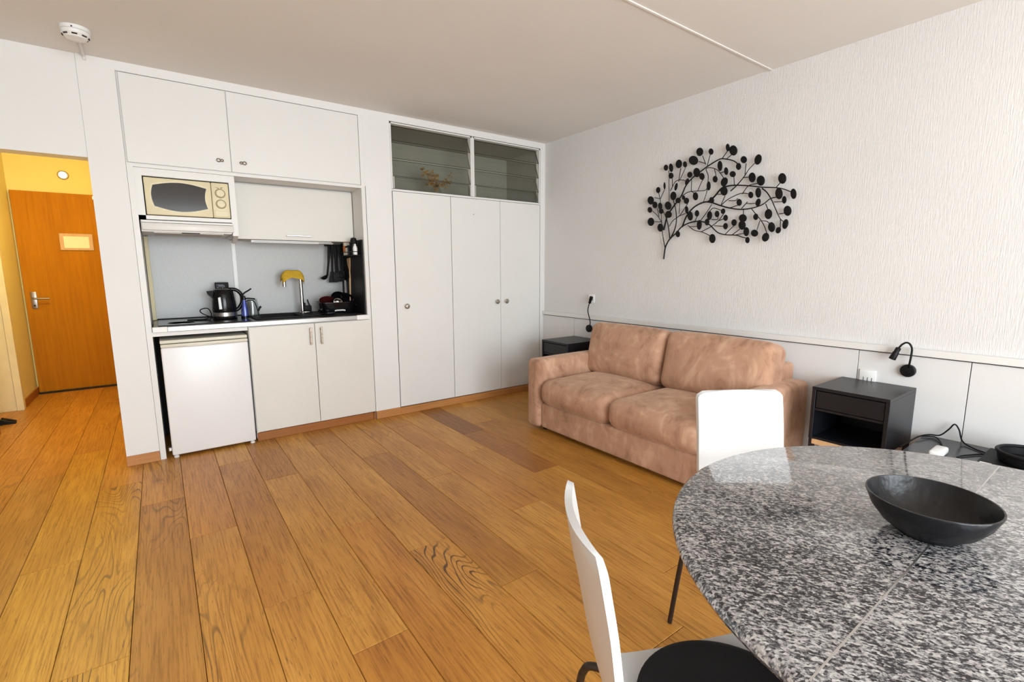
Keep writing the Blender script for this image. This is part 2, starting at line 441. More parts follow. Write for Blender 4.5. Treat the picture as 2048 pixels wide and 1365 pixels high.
# ---- right wall with dado panels and rail
wr = struct('wall_right', MB().box(0, .12, RY, .7, 0, 2.5), M['wall'], 'white wall with a fine vertical texture')
J = [-.002, -.467, -1.66, -2.850, -3.332, -4.2, RY+.002]
for i in range(len(J)-1):
    obj('wall_panel', MB().box(-.012, 0, J[i+1]+.0018, J[i]-.0018, .075, .783, .001, 1), M['lam'], wr)
obj('dado_rail', MB().box(-.030, 0, RY, -.002, .790, .826, .002, 1), M['cab'], wr, label='white rail along the top of the wall panels')
obj('panel_backing', MB().box(-.003, 0, RY, -.002, .07, .792), M['dark'], wr)
obj('skirting_board', MB().box(-.014, 0, RY, -.002, 0, .07, .002, 1), M['skirt'], wr)
# ---- left wall and hall
struct('wall_left', MB().box(HX-.1, HX, RY, .006, 0, 2.5), M['wall'], 'white wall on the hall side of the room')
wh = MB(); wh.box(HX-.1, HX, .006, 1.40, 0, 2.5); wh.box(HX-.1, HX, 2.24, DY, 0, 2.5); wh.box(HX-.1, HX, 1.40, 2.24, 2.06, 2.5)
wh.box(HX-.7, -3.526, DY, DY+.1, 0, 2.5); wh.box(-3.528, -3.526, .13, DY, 0, 2.5)
wh.box(HX-.75, HX-.65, 1.2, 2.4, 0, 2.5); wh.box(HX-.7, HX-.1, 1.28, 1.38, 0, 2.5)
struct('wall_hall', wh, M['yellow'], 'yellow painted walls of the entrance hall')
jb = MB(); jb.box(HX-.60, HX+.012, 2.21, 2.255, 0, 2.06, .004, 1); jb.box(HX-.16, HX-.12, 2.196, 2.21, 0, 2.06, .004, 1); jb.box(HX-.03, HX+.020, 2.200, 2.27, 0, 2.08, .004, 1)
struct('trim_3', jb, M['creamtrim'], 'cream painted door jamb in the hall')
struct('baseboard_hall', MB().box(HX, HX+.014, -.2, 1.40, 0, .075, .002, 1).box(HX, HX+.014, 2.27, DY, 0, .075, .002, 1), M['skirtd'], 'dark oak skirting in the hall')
struct('baseboard_left', MB().box(HX, HX+.014, RY, -.21, 0, .075, .002, 1), M['skirt'])
struct('baseboard_pier', MB().box(-3.528, -3.352, -.013, 0, 0, .066, .002, 1), M['skirt'], 'oak skirting at the foot of the white pier')
struct('baseboard_back', MB().box(-1.858, -1.640, -.014, 0, 0, .066, .002, 1), M['skirt'], 'oak skirting between kitchen and wardrobe')
# hall end door
d1 = struct('door_1', MB().box(-4.352, -3.56, 2.925, 2.968, .018, 2.05, .002, 1), M['door'], 'orange-brown wood veneer entrance door at the end of the hall')
hp = obj('door_handle', MB().box(-4.352+.042, -4.352+.088, 2.915, 2.925, .885, 1.055, .004, 2).tube(spline([(-4.288, 2.915, .990), (-4.288, 2.870, .990), (-4.270, 2.862, .988), (-4.165, 2.862, .985)], 5), .009, 10), M['steel'], d1, smooth=40, label='brushed steel lever handle')
obj('keyhole', MB().lathe([(.009, 2.9135), (.009, 2.9155)], (-4.288, 0, .915), 14, 'y'), M['dark'], d1)
obj('threshold', MB().box(-4.352, -3.56, 2.90, 2.968, 0, .017, .003, 1), M['dark'], d1)
obj('door_closer', MB().box(-3.735, -3.60, 2.885, 2.925, 2.0, 2.035, .004, 2), M['plasticw'], d1)
sg = thing('door_notice', 'framed blank paper notice on the wooden entrance door', 'notice', (-3.9, 2.925, 1.56))
obj('frame', MB().box(-4.035, -3.772, 2.912, 2.9245, 1.475, 1.645, .003, 2), M['pine'], sg)
obj('sheet', MB().box(-4.002, -3.805, 2.9095, 2.9125, 1.498, 1.616), M['paper'], sg)
sp = thing('hall_spotlight', 'small lit round spotlight above the entrance door', 'light', (-3.945, DY, 2.235))
obj('rim', MB().lathe([(.030, -.004), (.034, -.020), (.042, -.018), (.046, 0)], (-3.945, DY, 2.235), 28, 'y'), M['bronze'], sp, smooth=40)
obj('bulb', MB().lathe([(.002, -.020), (.020, -.019), (.031, -.014), (.031, -.004)], (-3.945, DY, 2.235), 24, 'y'), M['lampglow'], sp, smooth=60)
hl = thing('hall_fill_lamp', 'round warm ceiling lamp added out of view to light the yellow hall', 'lamp', (-3.95, 1.35, 2.5))  # added lamp, out of view, put in to light the hall
obj('base', MB().lathe([(.13, 0), (.13, -.02), (.12, -.025)], (-3.95, 1.35, 2.5), 32), M['plasticw'], hl, smooth=40)
obj('shade', MB().lathe([(.12, -.025), (.115, -.06), (.08, -.085), (.01, -.095)], (-3.95, 1.35, 2.5), 32), M['lampglow'], hl, smooth=60)
pl = bpy.data.lights.new('hall_fill_light', 'POINT'); pl.energy = 40; pl.color = (1.0, .80, .36); pl.shadow_soft_size = .11  # point light of the added hall lamp
po = bpy.data.objects.new('hall_fill_light', pl); C.objects.link(po); po.location = (-3.95, 1.35, 2.33)
ds = thing('door_stop', 'small black wedge door stop on the hall floor', 'door stop', (-4.36, 1.75, 0))
obj('wedge', MB().prism([(-4.42, .0), (-4.325, .0), (-4.325, .008), (-4.42, .045)], 'y', 1.70, 1.735), M['blackmat'], ds)
obj('wedge', MB().prism([(-4.42, .0), (-4.335, .0), (-4.335, .008), (-4.42, .045)], 'y', 1.765, 1.80), M['blackmat'], ds)
obj('bridge', MB().box(-4.42, -4.385, 1.735, 1.765, 0, .035), M['blackmat'], ds)
# ---- window wall behind the camera
wf = MB(); wf.box(HX-.1, -3.98, RY-.12, RY, 0, 2.5); wf.box(-1.10, .12, RY-.12, RY, 0, 2.5); wf.box(-3.98, -1.10, RY-.12, RY, 2.40, 2.5); wf.box(-3.98, -1.10, RY-.12, RY, 0, .12)
struct('wall_front', wf, M['white'], 'window wall behind the viewer')
w3 = MB()
for x in (-3.98, -3.035, -2.09, -1.145): w3.box(x, x+.045, RY-.09, RY-.03, .12, 2.40, .003, 1)
for z in (.12, 2.355): w3.box(-3.98, -1.10, RY-.09, RY-.03, z, z+.045, .003, 1)
w3o = struct('window_3', w3, M['white'], 'wide white-framed window behind the viewer')
for x in (-3.935, -2.99, -2.045): obj('pane', MB().box(x, x+.90, RY-.062, RY-.058, .165, 2.355), M['pane'], w3o)

# ================================================================== louvred windows over the wardrobe
def louvre(n, xa, xb, side):
    fr = MB(); zb, zt = 1.913, 2.441
    fr.box(xa, xa+.012, .004, .05, zb, zt); fr.box(xb-.012, xb, .004, .05, zb, zt); fr.box(xa, xb, .004, .05, zt-.010, zt); fr.box(xa, xb, .004, .05, zb, zb+.006)
    w = struct('window_%d' % n, fr, M['cab'], 'louvred glass window %s above the wardrobe doors' % side)
    zs = [2.303, 2.164, 2.025, 1.921]; hs = [.134, .146, .146, .112]
    for z, h in zip(zs, hs):
        a = R(21); m = MB().box(xa+.016, xb-.016, -.003, .003, 0, h)
        m.xf(Matrix.Translation((0, .012, z)) @ Matrix.Rotation(-a, 4, 'X'))
        o = obj('glass_slat', m, [M['louvre'], M['glassedge']], w)
        for p in o.data.polygons:
            if abs(p.normal.z) > .8: p.material_index = 1
        for xx in (xa+.0125, xb-.0145):
            c = MB().box(xx, xx+.002, -.006, .006, -.004, h)
            c.xf(Matrix.Translation((0, .014, z)) @ Matrix.Rotation(-a, 4, 'X')); obj('slat_clip', c, M['alu'], w)
    for xx in (xa+.014, xb-.026):
        obj('slat_holder', MB().box(xx, xx+.012, .0, .014, 1.922, 2.020, .002, 1), M['alu'], w)
    return w
louvre(1, -1.637, -.862, 'on the left')
louvre(2, -.848, -.062, 'on the right')
struct('trim_4', MB().box(-.862, -.848, -.002, .06, 1.913, 2.441, .001, 1), M['cab'], 'white mullion between the louvred windows')
struct('trim_6', MB().box(-1.636, -.064, .575, .60, 1.907, 2.444).box(-1.639, -1.633, .06, .60, 1.907, 2.444).box(-.066, -.061, .06, .60, 1.907, 2.444).box(-1.636, -.064, .06, .60, 2.438, 2.4445).box(-1.636, -.064, .06, .60, 1.9065, 1.9105), M['loft'], 'added lining behind the louvres, its colour darkened for the shade in the loft space')
dv = thing('dried_bouquet', 'golden dried bouquet in a small vase behind the left louvred glass', 'bouquet', (-1.13, .20, 1.914))
obj('vase', MB().lathe([(.03, 0), (.045, .02), (.05, .05), (.032, .085), (.024, .10), (.030, .108), (.024, .107), (.02, .09)], (-1.13, .20, 1.914), 20), M['jug'], dv, smooth=60)
M['gold'] = plain('gold_leaf', (.62, .34, .09), .4, metal=.3, var=.35, vscale=40)
rb = random.Random(11)
for i in range(26):
    a = rb.uniform(0, 2*PI); rr = rb.uniform(.04, .14); z = rb.uniform(-.02, .12)
    top = Vector((-1.13+rr*math.cos(a)*1.15, .20+rr*math.sin(a)*.6, 2.03+z))
    m = MB().tube(spline([(-1.13, .20, 1.95), (-1.13+(top.x+1.13)*.4, .20+(top.y-.2)*.4, 2.03), top], 3), .0015, 5)
    for q in range(5):
        d = Vector((rb.uniform(-1, 1), rb.uniform(-1, 1), rb.uniform(-1, 1))).normalized(); e = d.orthogonal().normalized()
        p = top+d*.006
        m.add([p, p+d*.018+e*.011, p+d*.038, p+d*.018-e*.011], [(0, 1, 2, 3)])
    obj('dried_stem', m, M['gold'], dv)

# ================================================================== built-in units
def door_panel(xa, xb, za, zb, y0=0.0, t=.019, bev=.0015): return MB().box(xa, xb, y0, y0+t, za, zb, bev, 1)
# high cupboards
uc = thing('upper_cupboard', 'white two-door cupboard built in above the kitchen alcove', 'cupboard', (-2.62, .3, 1.918))
obj('carcass', MB().box(-3.351, -1.894, .012, .60, 1.9185, 2.4455), M['inside'], uc)
def clasp(x, z, par, flip):
    m = MB(); s = -1 if flip else 1
    n = 18
    m.tube([(x-.010*s+.011*math.cos(2*PI*i/n), -.010, z+.010*math.sin(2*PI*i/n)) for i in range(n)], .003, 6, closed=True)
    m.tube([(x+.010*s+.008*math.cos(2*PI*i/n), -.010, z+.007*math.sin(2*PI*i/n)) for i in range(n)], .003, 6, closed=True)
    m.box(x-.004, x+.004, -.010, .001, z-.004, z+.004)
    return obj('clasp', m, M['bronze'], par, smooth=60, label='small aged metal clasp')
a = obj('door', door_panel(-3.341, -2.784, 1.924, 2.442, .001, .010), M['cab'], uc); clasp(-2.846, 1.990, a, False)
a = obj('door', door_panel(-2.7805, -1.896, 1.924, 2.442, .001, .010), M['cab'], uc); clasp(-2.712, 1.988, a, True)
# wardrobe
wd_ = thing('wardrobe', 'tall white three-door wardrobe with round pewter knobs', 'wardrobe', (-.85, .3, 0))
obj('carcass', MB().box(-1.64, -1.632, .022, .60, .066, 1.90).box(-.068, -.062, .022, .60, .066, 1.90).box(-1.64, -.062, .05, .60, 1.885, 1.906).box(-1.64, -.062, .03, .60, .05, .07).box(-1.64, -.062, .022, .05, .066, 1.89), M['inside'], wd_)
obj('rail', MB().box(-1.640, -.060, .0, .05, 1.902, 1.914), M['cab'], wd_)
obj('plinth', MB().box(-1.640, -.060, -.012, .02, 0, .060, .002, 1), M['skirt'], wd_, label='oak plinth')
def knob(x, z, par):
    return obj('knob', MB().lathe([(.010, 0), (.008, -.012), (.020, -.018), (.022, -.024), (.017, -.027), (.015, -.031), (.001, -.033)], (x, 0, z), 24, 'y'), M['pewter'], par, smooth=50)
for xa, xb, xk in ((-1.603-.030, -1.0945, -1.548), (-1.0895, -.559, -.606), (-.5555, -.066, -.496)):
    a = obj('door', door_panel(xa, xb, .066, 1.899, .0), M['cab'], wd_); knob(xk, .947, a)
    if xk == -.606: obj('screw_mark', MB().lathe([(.004, -.001), (.001, -.002)], (-.855, 0, 1.76), 10, 'y'), M['dark'], a)
# microwave housing
mh = thing('microwave_housing', 'white open cabinet box holding the microwave above the hood', 'cabinet', (-3.05, .3, 1.585))
obj('side_panel', MB().box(-3.319, -3.281, .012, .42, 1.584, 1.898), M['cab'], mh)
obj('side_panel', MB().box(-2.808, -2.772, .012, .42, 1.495, 1.898), M['cab'], mh)
obj('top_panel', MB().box(-3.281, -2.808, .012, .42, 1.851, 1.898), M['cab'], mh)
obj('bottom_panel', MB().box(-3.319, -2.808, .012, .42, 1.584, 1.608), M['cab'], mh)
mw = thing('microwave', 'almond-coloured microwave oven with curved window and two dials', 'microwave', (-3.04, .2, 1.608))
obj('body', MB().box(-3.272, -2.816, .05, .40, 1.612, 1.842), M['blackmat'], mw)
obj('front', MB().box(-3.275, -2.915, .004, .05, 1.613, 1.843, .006, 2), M['almond'], mw, smooth=40)
obj('control_panel', MB().box(-2.913, -2.813, .004, .05, 1.613, 1.843, .006, 2), M['almond'], mw, smooth=40)
def win_poly(g):
    x0, x1, zc = -3.228-g, -2.945+g, 1.732
    P = []
    for i in range(13):
        t = i/12; P.append((x0+(x1-x0)*t, zc-.062-g-.028*math.sin(PI*t)))
    for i in range(1, 8):
        t = i/8; P.append((x1-.012*math.sin(PI*t), zc-.062-g+(.124+2*g)*t))
    for i in range(13):
        t = i/12; P.append((x1+(x0-x1)*t, zc+.062+g+.024*math.sin(PI*t)))
    for i in range(1, 8):
        t = i/8; P.append((x0+(.012 if g < .001 else .012)*math.sin(PI*t)*-1, zc+.062+g-(.124+2*g)*t))
    return P
obj('window_surround', MB().prism(win_poly(.010), 'y', .002, .006), M['almond'], mw)
obj('window_gasket', MB().prism(win_poly(.003), 'y', .0005, .004), M['blackgloss'], mw)
obj('window', MB().prism(win_poly(0), 'y', -.0008, .002), M['ovenglass'], mw)
for z in (1.774, 1.704):
    k = obj('dial', MB().lathe([(.028, .004), (.027, -.002), (.024, -.010), (.022, -.016), (.002, -.018)], (-2.864, 0, z), 28, 'y'), M['almond'], mw, smooth=50)
    obj('dial_ring', MB().lathe([(.031, .004), (.031, .0015), (.0275, .0015), (.0275, .004)], (-2.864, 0, z), 28, 'y'), M['almond_d'], k, smooth=40)
    obj('pointer', MB().box(-2.866, -2.862, -.021, -.016, z-.018, z+.018), M['almond'], k)
obj('maker_mark', MB().prism([(-2.893, 1.814), (-2.872, 1.811), (-2.868, 1.806), (-2.875, 1.805), (-2.880, 1.809)], 'y', .003, .005).prism([(-2.862, 1.814), (-2.842, 1.816), (-2.852, 1.811), (-2.849, 1.806), (-2.858, 1.809)], 'y', .003, .005), M['almond_d'], mw)
obj('lower_flap', MB().box(-2.905, -2.822, .001, .006, 1.620, 1.660, .002, 1), M['almond'], mw)
# hood
hd = thing('range_hood', 'slim pale slide-out range hood under the microwave', 'range hood', (-3.05, .2, 1.50))
obj('body', MB().box(-3.312, -2.812, .022, .40, 1.508, 1.580), M['hood'], hd)
obj('front_bar', MB().box(-3.308, -2.802, -.006, .022, 1.516, 1.562, .004, 2), M['hood'], hd, smooth=40)
obj('upper_bar', MB().box(-3.308, -2.802, .0, .022, 1.564, 1.578, .002, 1), M['hood'], hd)
obj('grip', MB().box(-2.930, -2.862, -.010, -.005, 1.522, 1.527, .001, 1), M['plasticw'], hd)
obj('filter', MB().box(-3.25, -2.86, .05, .36, 1.502, 1.508), M['inside'], hd)
obj('switch_panel', MB().box(-3.10, -3.0, .026, .046, 1.503, 1.508), M['dark'], hd)
obj('side_bracket', MB().prism([(.02, 1.508), (.20, 1.508), (.20, 1.455), (.16, 1.450)], 'x', -2.80, -2.772), M['hood'], hd)
# wall cupboard
wc = thing('wall_cupboard', 'cream flap-door wall cupboard above the sink', 'cupboard', (-2.33, .42, 1.49))
obj('carcass', MB().box(-2.765, -1.896, .249, .60, 1.492, 1.897), M['inside'], wc)
a = obj('door', door_panel(-2.765, -1.898, 1.490, 1.886, .23), M['cream'], wc)
obj('handle', MB().box(-2.423, -2.239, .212, .222, 1.519, 1.529, .002, 1).box(-2.42, -2.41, .222, .231, 1.520, 1.528).box(-2.252, -2.242, .222, .231, 1.520, 1.528), M['alu'], a)
tl = thing('tube_light', 'thin white strip light under the wall cupboard', 'light', (-2.35, .31, 1.47))
obj('housing', MB().box(-2.66, -2.06, .29, .33, 1.469, 1.490, .003, 1), M['plasticw'], tl)
obj('tube', MB().tube([(-2.64, .287, 1.474), (-2.17, .287, 1.474)], .007, 10), M['plasticw'], tl, smooth=60)
obj('end_cap', MB().tube([(-2.17, .287, 1.474), (-2.055, .287, 1.474)], .008, 10), M['alu'], tl, smooth=60)
# splashback
sb = thing('splashback', 'grey splashback of two panels behind the worktop', 'splashback', (-2.6, .59, .90))
obj('splash_panel', MB().box(-3.290, -2.762, .585, .60, .895, 1.585), M['splash'], sb)
obj('splash_panel', MB().box(-2.735, -1.893, .585, .60, .895, 1.585), M['splash'], sb)
obj('joint_strip', MB().box(-2.762, -2.735, .578, .60, .895, 1.585, .001, 1), M['plasticw'], sb)
obj('corner_strip', MB().box(-3.315, -3.290, .560, .60, .895, 1.508, .002, 1), M['creamtrim'], sb)
obj('side_panel', MB().box(-1.905, -1.8925, .03, .585, .895, 1.500), M['blackmat'], sb, label='black side panel of the kitchen alcove')
# worktop with a hole for the sink
T = .892
wt = thing('worktop', 'brushed steel kitchen worktop with white end caps', 'worktop', (-2.6, .3, .862))
SX0, SX1, SY0, SY1 = -2.66, -2.34, .14, .50
wm = MB(); wm.box(-3.310, SX0, .004, .585, .866, T); wm.box(SX1, -1.906, .004, .585, .866, T); wm.box(SX0, SX1, .004, SY0, .866, T); wm.box(SX0, SX1, SY1, .585, .866, T)
obj('top', wm, M['steel'], wt)
obj('front_edge', MB().box(-3.236, -1.985, -.016, .004, .860, T+.002, .003, 1), M['steel'], wt)
obj('end_cap', MB().box(-3.316, -3.235, -.018, .006, .859, T+.003, .003, 1), M['plasticw'], wt)
obj('end_cap', MB().box(-1.986, -1.878, -.018, .006, .857, T+.003, .003, 1), M['plasticw'], wt)
hb = thing('hob', 'black glass hob set in the left of the worktop', 'hob', (-3.02, .3, T))
obj('glass_top', MB().box(-3.285, -2.735, .05, .56, T, T+.006, .002, 1), M['blackgloss'], hb)
for (x, y, r) in ((-3.15, .2, .085), (-2.9, .42, .075)): obj('cooking_ring', MB().lathe([(r, .0062), (r, .0068), (r-.006, .0068), (r-.006, .0062)], (x, y, T), 36), M['steel'], hb)
obj('rear_edge', MB().box(-3.287, -2.733, .558, .566, T, T+.012, .002, 1), M['blackmat'], hb)
sk_ = thing('sink', 'black inset kitchen sink with draining board', 'sink', (-2.4, .3, T))
m = MB(); a0, a1, b0, b1 = -2.70, -1.93, .09, .54; t2 = T+.010
m.box(a0, SX0+.01, b0, b1, T, t2, .004, 1); m.box(SX1-.01, a1, b0, b1, T, t2, .004, 1); m.box(SX0, SX1, b0, SY0+.01, T, t2, .003, 1); m.box(SX0, SX1, SY1-.01, b1, T, t2, .003, 1)
obj('rim', m, M['blackmat'], sk_)
m = MB(); m.box(SX0+.004, SX0+.010, SY0+.004, SY1-.004, .75, T+.004); m.box(SX1-.010, SX1-.004, SY0+.004, SY1-.004, .75, T+.004); m.box(SX0+.004, SX1-.004, SY0+.004, SY0+.01, .75, T+.004); m.box(SX0+.004, SX1-.004, SY1-.01, SY1-.004, .75, T+.004); m.box(SX0+.004, SX1-.004, SY0+.004, SY1-.004, .745, .752)
obj('basin', m, M['blackmat'], sk_)
obj('drain', MB().lathe([(.04, .752), (.04, .756), (.03, .755), (.001, .754)], (-2.5, .32, 0), 24), M['steel'], sk_, smooth=40)
for i in range(6): obj('drain_rib', MB().box(-2.26+.04*i, -2.248+.04*i, .14, .44, t2-.001, t2+.003, .001, 1), M['blackmat'], sk_)
# base cabinet
bc = thing('base_cabinet', 'cream two-door base cabinet under the worktop', 'cabinet', (-2.31, .3, 0))
obj('carcass', MB().box(-2.766, -2.750, .01, .58, .02, .858).box(-1.876, -1.862, .02, .58, .06, .858).box(-2.766, -1.862, .02, .58, .05, .068).box(-2.750, -1.876, .02, .04, .068, .858), M['cab'], bc)
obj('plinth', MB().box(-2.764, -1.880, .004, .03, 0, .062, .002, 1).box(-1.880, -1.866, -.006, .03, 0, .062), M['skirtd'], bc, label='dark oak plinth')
for xa, xb, xh in ((-2.763, -2.3145, -2.349), (-2.3105, -1.865, -2.270)):
    a = obj('door', door_panel(xa, xb, .068, .853, -.002), M['cream'], bc)
    obj('handle', MB().box(xh-.007, xh+.007, -.030, -.022, .690, .822, .002, 1).box(xh-.004, xh+.004, -.024, -.001, .700, .710).box(xh-.004, xh+.004, -.024, -.001, .802, .812), M['bronze'], a)
# fridge
fg = thing('fridge', 'small white under-counter fridge beside the white pier', 'fridge', (-3.03, .28, 0))
obj('body', MB().box(-3.282, -2.780, .03, .56, .022, .776), M['fridge'], fg)
obj('top', MB().box(-3.286, -2.777, .002, .56, .780, .802, .004, 2), M['fridge_trim'], fg, smooth=40)
obj('door', MB().box(-3.284, -2.778, -.022, .026, .018, .756, .010, 3), M['fridge'], fg, smooth=40)
obj('door_top_strip', MB().box(-3.284, -2.778, -.020, .026, .757, .777, .004, 2).box(-3.14, -3.0, -.024, -.018, .754, .765, .003, 1), M['fridge_trim'], fg, smooth=40)
obj('badge', MB().box(-3.060, -3.046, -.0235, -.0215, .693, .702).box(-3.042, -3.022, -.0232, -.0215, .693, .6955).box(-3.034, -3.018, -.0233, -.0215, .696, .7015).box(-3.015, -2.998, -.0235, -.0215, .693, .702), M['alu'], fg, label='small grey maker badge')
for x in (-3.262, -2.80):
    for y in (.0, .5): obj('foot', MB().lathe([(.016, 0), (.016, .01), (.010, .012), (.010, .022)], (x, y, 0), 16), M['plasticw'], fg, smooth=40)
obj('hinge', MB().box(-3.302, -3.284, -.01, .02, .05, .075, .003, 1), M['alu'], fg)
struct('trim_5', MB().box(-3.318, -2.768, .575, .60, 0, .862), M['dark'], 'dark back of the fridge recess')

# ================================================================== things on the worktop
K = T+.006
kt = thing('kettle', 'black electric kettle with a steel band on the hob', 'kettle', (-2.868, .36, K))
kx, ky = -2.868, .36
obj('power_base', MB().lathe([(.080, 0), (.082, .006), (.078, .016), (.07, .018)], (kx, ky, K), 36), M['blackgloss'], kt, smooth=40)
obj('steel_band', MB().lathe([(.080, .018), (.083, .020), (.083, .048), (.080, .050)], (kx, ky, K), 36), M['steel'], kt, smooth=30)
obj('body', MB().lathe([(.079, .050), (.081, .06), (.079, .12), (.072, .18), (.066, .205), (.062, .212)], (kx, ky, K), 36), M['blackgloss'], kt, smooth=50)
obj('lid', MB().lathe([(.062, .210), (.060, .218), (.04, .226), (.012, .228), (.012, .236), (.001, .238)], (kx, ky, K), 32), M['blackgloss'], kt, smooth=50)
obj('spout', MB().prism([(kx-.055, K+.212), (kx-.106, K+.208), (kx-.100, K+.185), (kx-.068, K+.150)], 'y', ky-.022, ky+.022), M['blackmat'], kt)
obj('handle', MB().tube(spline([(kx+.030, ky, K+.220), (kx+.085, ky, K+.214), (kx+.120, ky, K+.175), (kx+.122, ky, K+.12), (kx+.098, ky, K+.075), (kx+.074, ky, K+.058)], 6), [.014]*31, 10), M['blackgloss'], kt, smooth=60)
obj('water_gauge', MB().prism([(kx-.040, K+.075), (kx-.022, K+.075), (kx-.026, K+.165), (kx-.042, K+.160)], 'y', ky-.0795, ky-.062), M['plasticw'], kt)
obj('power_cord', MB().tube(spline([(kx-.075, ky-.01, K+.010), (kx-.12, ky-.03, K+.03), (kx-.155, ky-.02, K+.055), (kx-.150, ky+.01, K+.075), (kx-.105, ky+.02, K+.078), (kx-.09, ky-.02, K+.03), (kx-.13, ky-.04, K+.006), (kx-.21, ky-.03, K+.005), (kx-.24, ky-.02, K+.004), (kx-.20, ky-.06, K+.004), (kx-.1, ky-.09, K+.004)], 6), .0038, 7), M['blackmat'], kt, smooth=60)
cb = thing('framed_card', 'small black framed card standing behind the kettle', 'card', (-2.862, .47, K))
obj('frame', MB().box(-2.908, -2.816, .466, .478, K, 1.168, .003, 1), M['blackmat'], cb)
M['slate'] = plain('grey_print', (.16, .165, .19), .5)
obj('print', MB().box(-2.898, -2.850, .4645, .4665, 1.146, 1.151).box(-2.886, -2.843, .4645, .4665, 1.140, 1.145).box(-2.898, -2.842, .4645, .4665, 1.131, 1.136).box(-2.898, -2.884, .4645, .4665, 1.126, 1.134), M['slate'], cb)
bb = thing('blue_bottle', 'blue metallic bottle with black lever arms beside the kettle', 'bottle', (-2.743, .30, K))
M['blue'] = plain('blue_metal', (.10, .12, .42), .22, metal=.7)
bx, by = -2.740, .30
obj('body', MB().lathe([(.026, 0), (.027, .01), (.024, .06), (.018, .10), (.012, .125), (.011, .14)], (bx, by, K), 24), M['blue'], bb, smooth=50)
obj('base_band', MB().lathe([(.028, 0), (.028, .014), (.026, .015)], (bx, by, K), 24), M['blackgloss'], bb, smooth=40)
obj('cap', MB().lathe([(.013, .138), (.014, .15), (.010, .168), (.002, .170)], (bx, by, K), 16), M['blackgloss'], bb, smooth=50)
obj('lever', MB().tube(spline([(bx-.014, by, K+.165), (bx+.006, by, K+.190), (bx+.030, by, K+.205), (bx+.055, by, K+.222)], 4), .0055, 8), M['blackmat'], bb, smooth=60)
obj('lever', MB().tube(spline([(bx, by, K+.146), (bx+.03, by, K+.148), (bx+.076, by, K+.142)], 4), .0055, 8), M['blackmat'], bb, smooth=60)
cdv = thing('plugged_cord', 'thin black cord with a plug arching beside the blue bottle', 'cord', (-2.67, .32, K))
obj('cord', MB().tube(spline([(-2.728, .318, K+.125), (-2.70, .32, K+.132), (-2.67, .32, K+.122), (-2.655, .32, K+.08), (-2.648, .32, K+.045), (-2.645, .325, K+.004)], 6), .0035, 7), M['blackmat'], cdv, smooth=60)
obj('plug', MB().tube([(-2.647, .318, K+.045), (-2.636, .318, K+.068), (-2.624, .318, K+.082)], .008, 8), M['blackmat'], cdv, smooth=60)
jg = thing('glass_jug', 'clear glass jug behind the blue bottle', 'jug', (-2.675, .39, K))
obj('body', MB().lathe([(.048, 0), (.05, .01), (.046, .08), (.038, .125), (.040, .135), (.036, .133), (.034, .125), (.043, .08), (.046, .012), (.002, .006)], (-2.675, .39, K), 28), M['jug'], jg, smooth=50)
# tap
tp = thing('kitchen_tap', 'chrome gooseneck tap with a black mixer block', 'tap', (-2.30, .42, t2))
tx, ty = -2.297, .42
obj('base', MB().lathe([(.026, 0), (.026, .006), (.018, .012), (.016, .014)], (tx, ty, t2), 24).box(tx-.006, tx+.075, ty-.022, ty+.022, t2, t2+.014, .006, 2), M['chrome'], tp, smooth=40)
arch = [(tx, ty, t2+.012), (tx, ty, t2+.10), (tx, ty, t2+.20), (tx-.001, ty, 1.165)]+[(tx-.064+.064*math.cos(PI*i/10), ty, 1.175+.066*math.sin(PI*i/10)) for i in range(1, 10)]+[(tx-.128, ty, 1.175), (tx-.128, ty, 1.125)]
obj('spout', MB().tube(arch, .0145, 14), M['chrome'], tp, smooth=60)
obj('mixer_block', MB().box(tx+.010, tx+.070, ty-.022, ty+.022, t2+.014, t2+.062, .006, 2).box(tx+.008, tx+.024, ty-.018, ty+.018, t2+.06, t2+.085, .004, 1), M['blackmat'], tp, smooth=40)
obj('lever', MB().tube([(tx+.060, ty, t2+.055), (tx+.050, ty, t2+.082), (tx+.042, ty, t2+.112)], .006, 8), M['blackgloss'], tp, smooth=60)
# cloth saddled over the tap arch
def cloth_mesh():
    nu, nv = 18, 17; P = []
    for i in range(nu+1):
        s = i/nu; ang = PI*(1.0-s)*1.02-.0
        x = tx-.064+.080*math.cos(PI-ang*1.0) if False else tx-.060-.088*math.cos(PI*s*1.0)
        ztop = 1.192+.068*math.sin(PI*min(1, max(0, s)))**.7
        row = []
        for j in range(nv+1):
            t = j/nv*2-1; at = abs(t)
            roll = .016*math.sin(min(1, at*2.2)*PI/2)
            y = ty+math.copysign(.0155+.05*max(0, at-.35), t)*min(1, at*3) if at > 0 else ty
            drop = .010*at+.075*max(0, at-.25)**1.15+.004*math.sin(5*s*PI+2*t)
            row.append(Vector((x+.012*t*(s-.5), y, ztop-drop+.002)))
        P.append(row)
    m = MB(); v = []; f = []; W = nv+1
    for lay in (0, -.003):
        for row in P: v += [p+Vector((0, 0, lay)) for p in row]
    n1 = (nu+1)*W
    for i in range(nu):
        for j in range(nv):
            a = i*W+j; f.append((a, a+1, a+W+1, a+W)); f.append((n1+a, n1+a+W, n1+a+W+1, n1+a+1))
    for i in range(nu):
        for j in (0, nv): a = i*W+j; f.append((a, a+W, n1+a+W, n1+a))
    for j in range(nv):
        for i in (0, nu): a = i*W+j; f.append((a, a+1, n1+a+1, n1+a))
    return m.add(v, f)
tag(obj('dish_cloth', cloth_mesh(), M['cloth'], smooth=60), 'mustard yellow cloth draped over the tap', 'cloth')
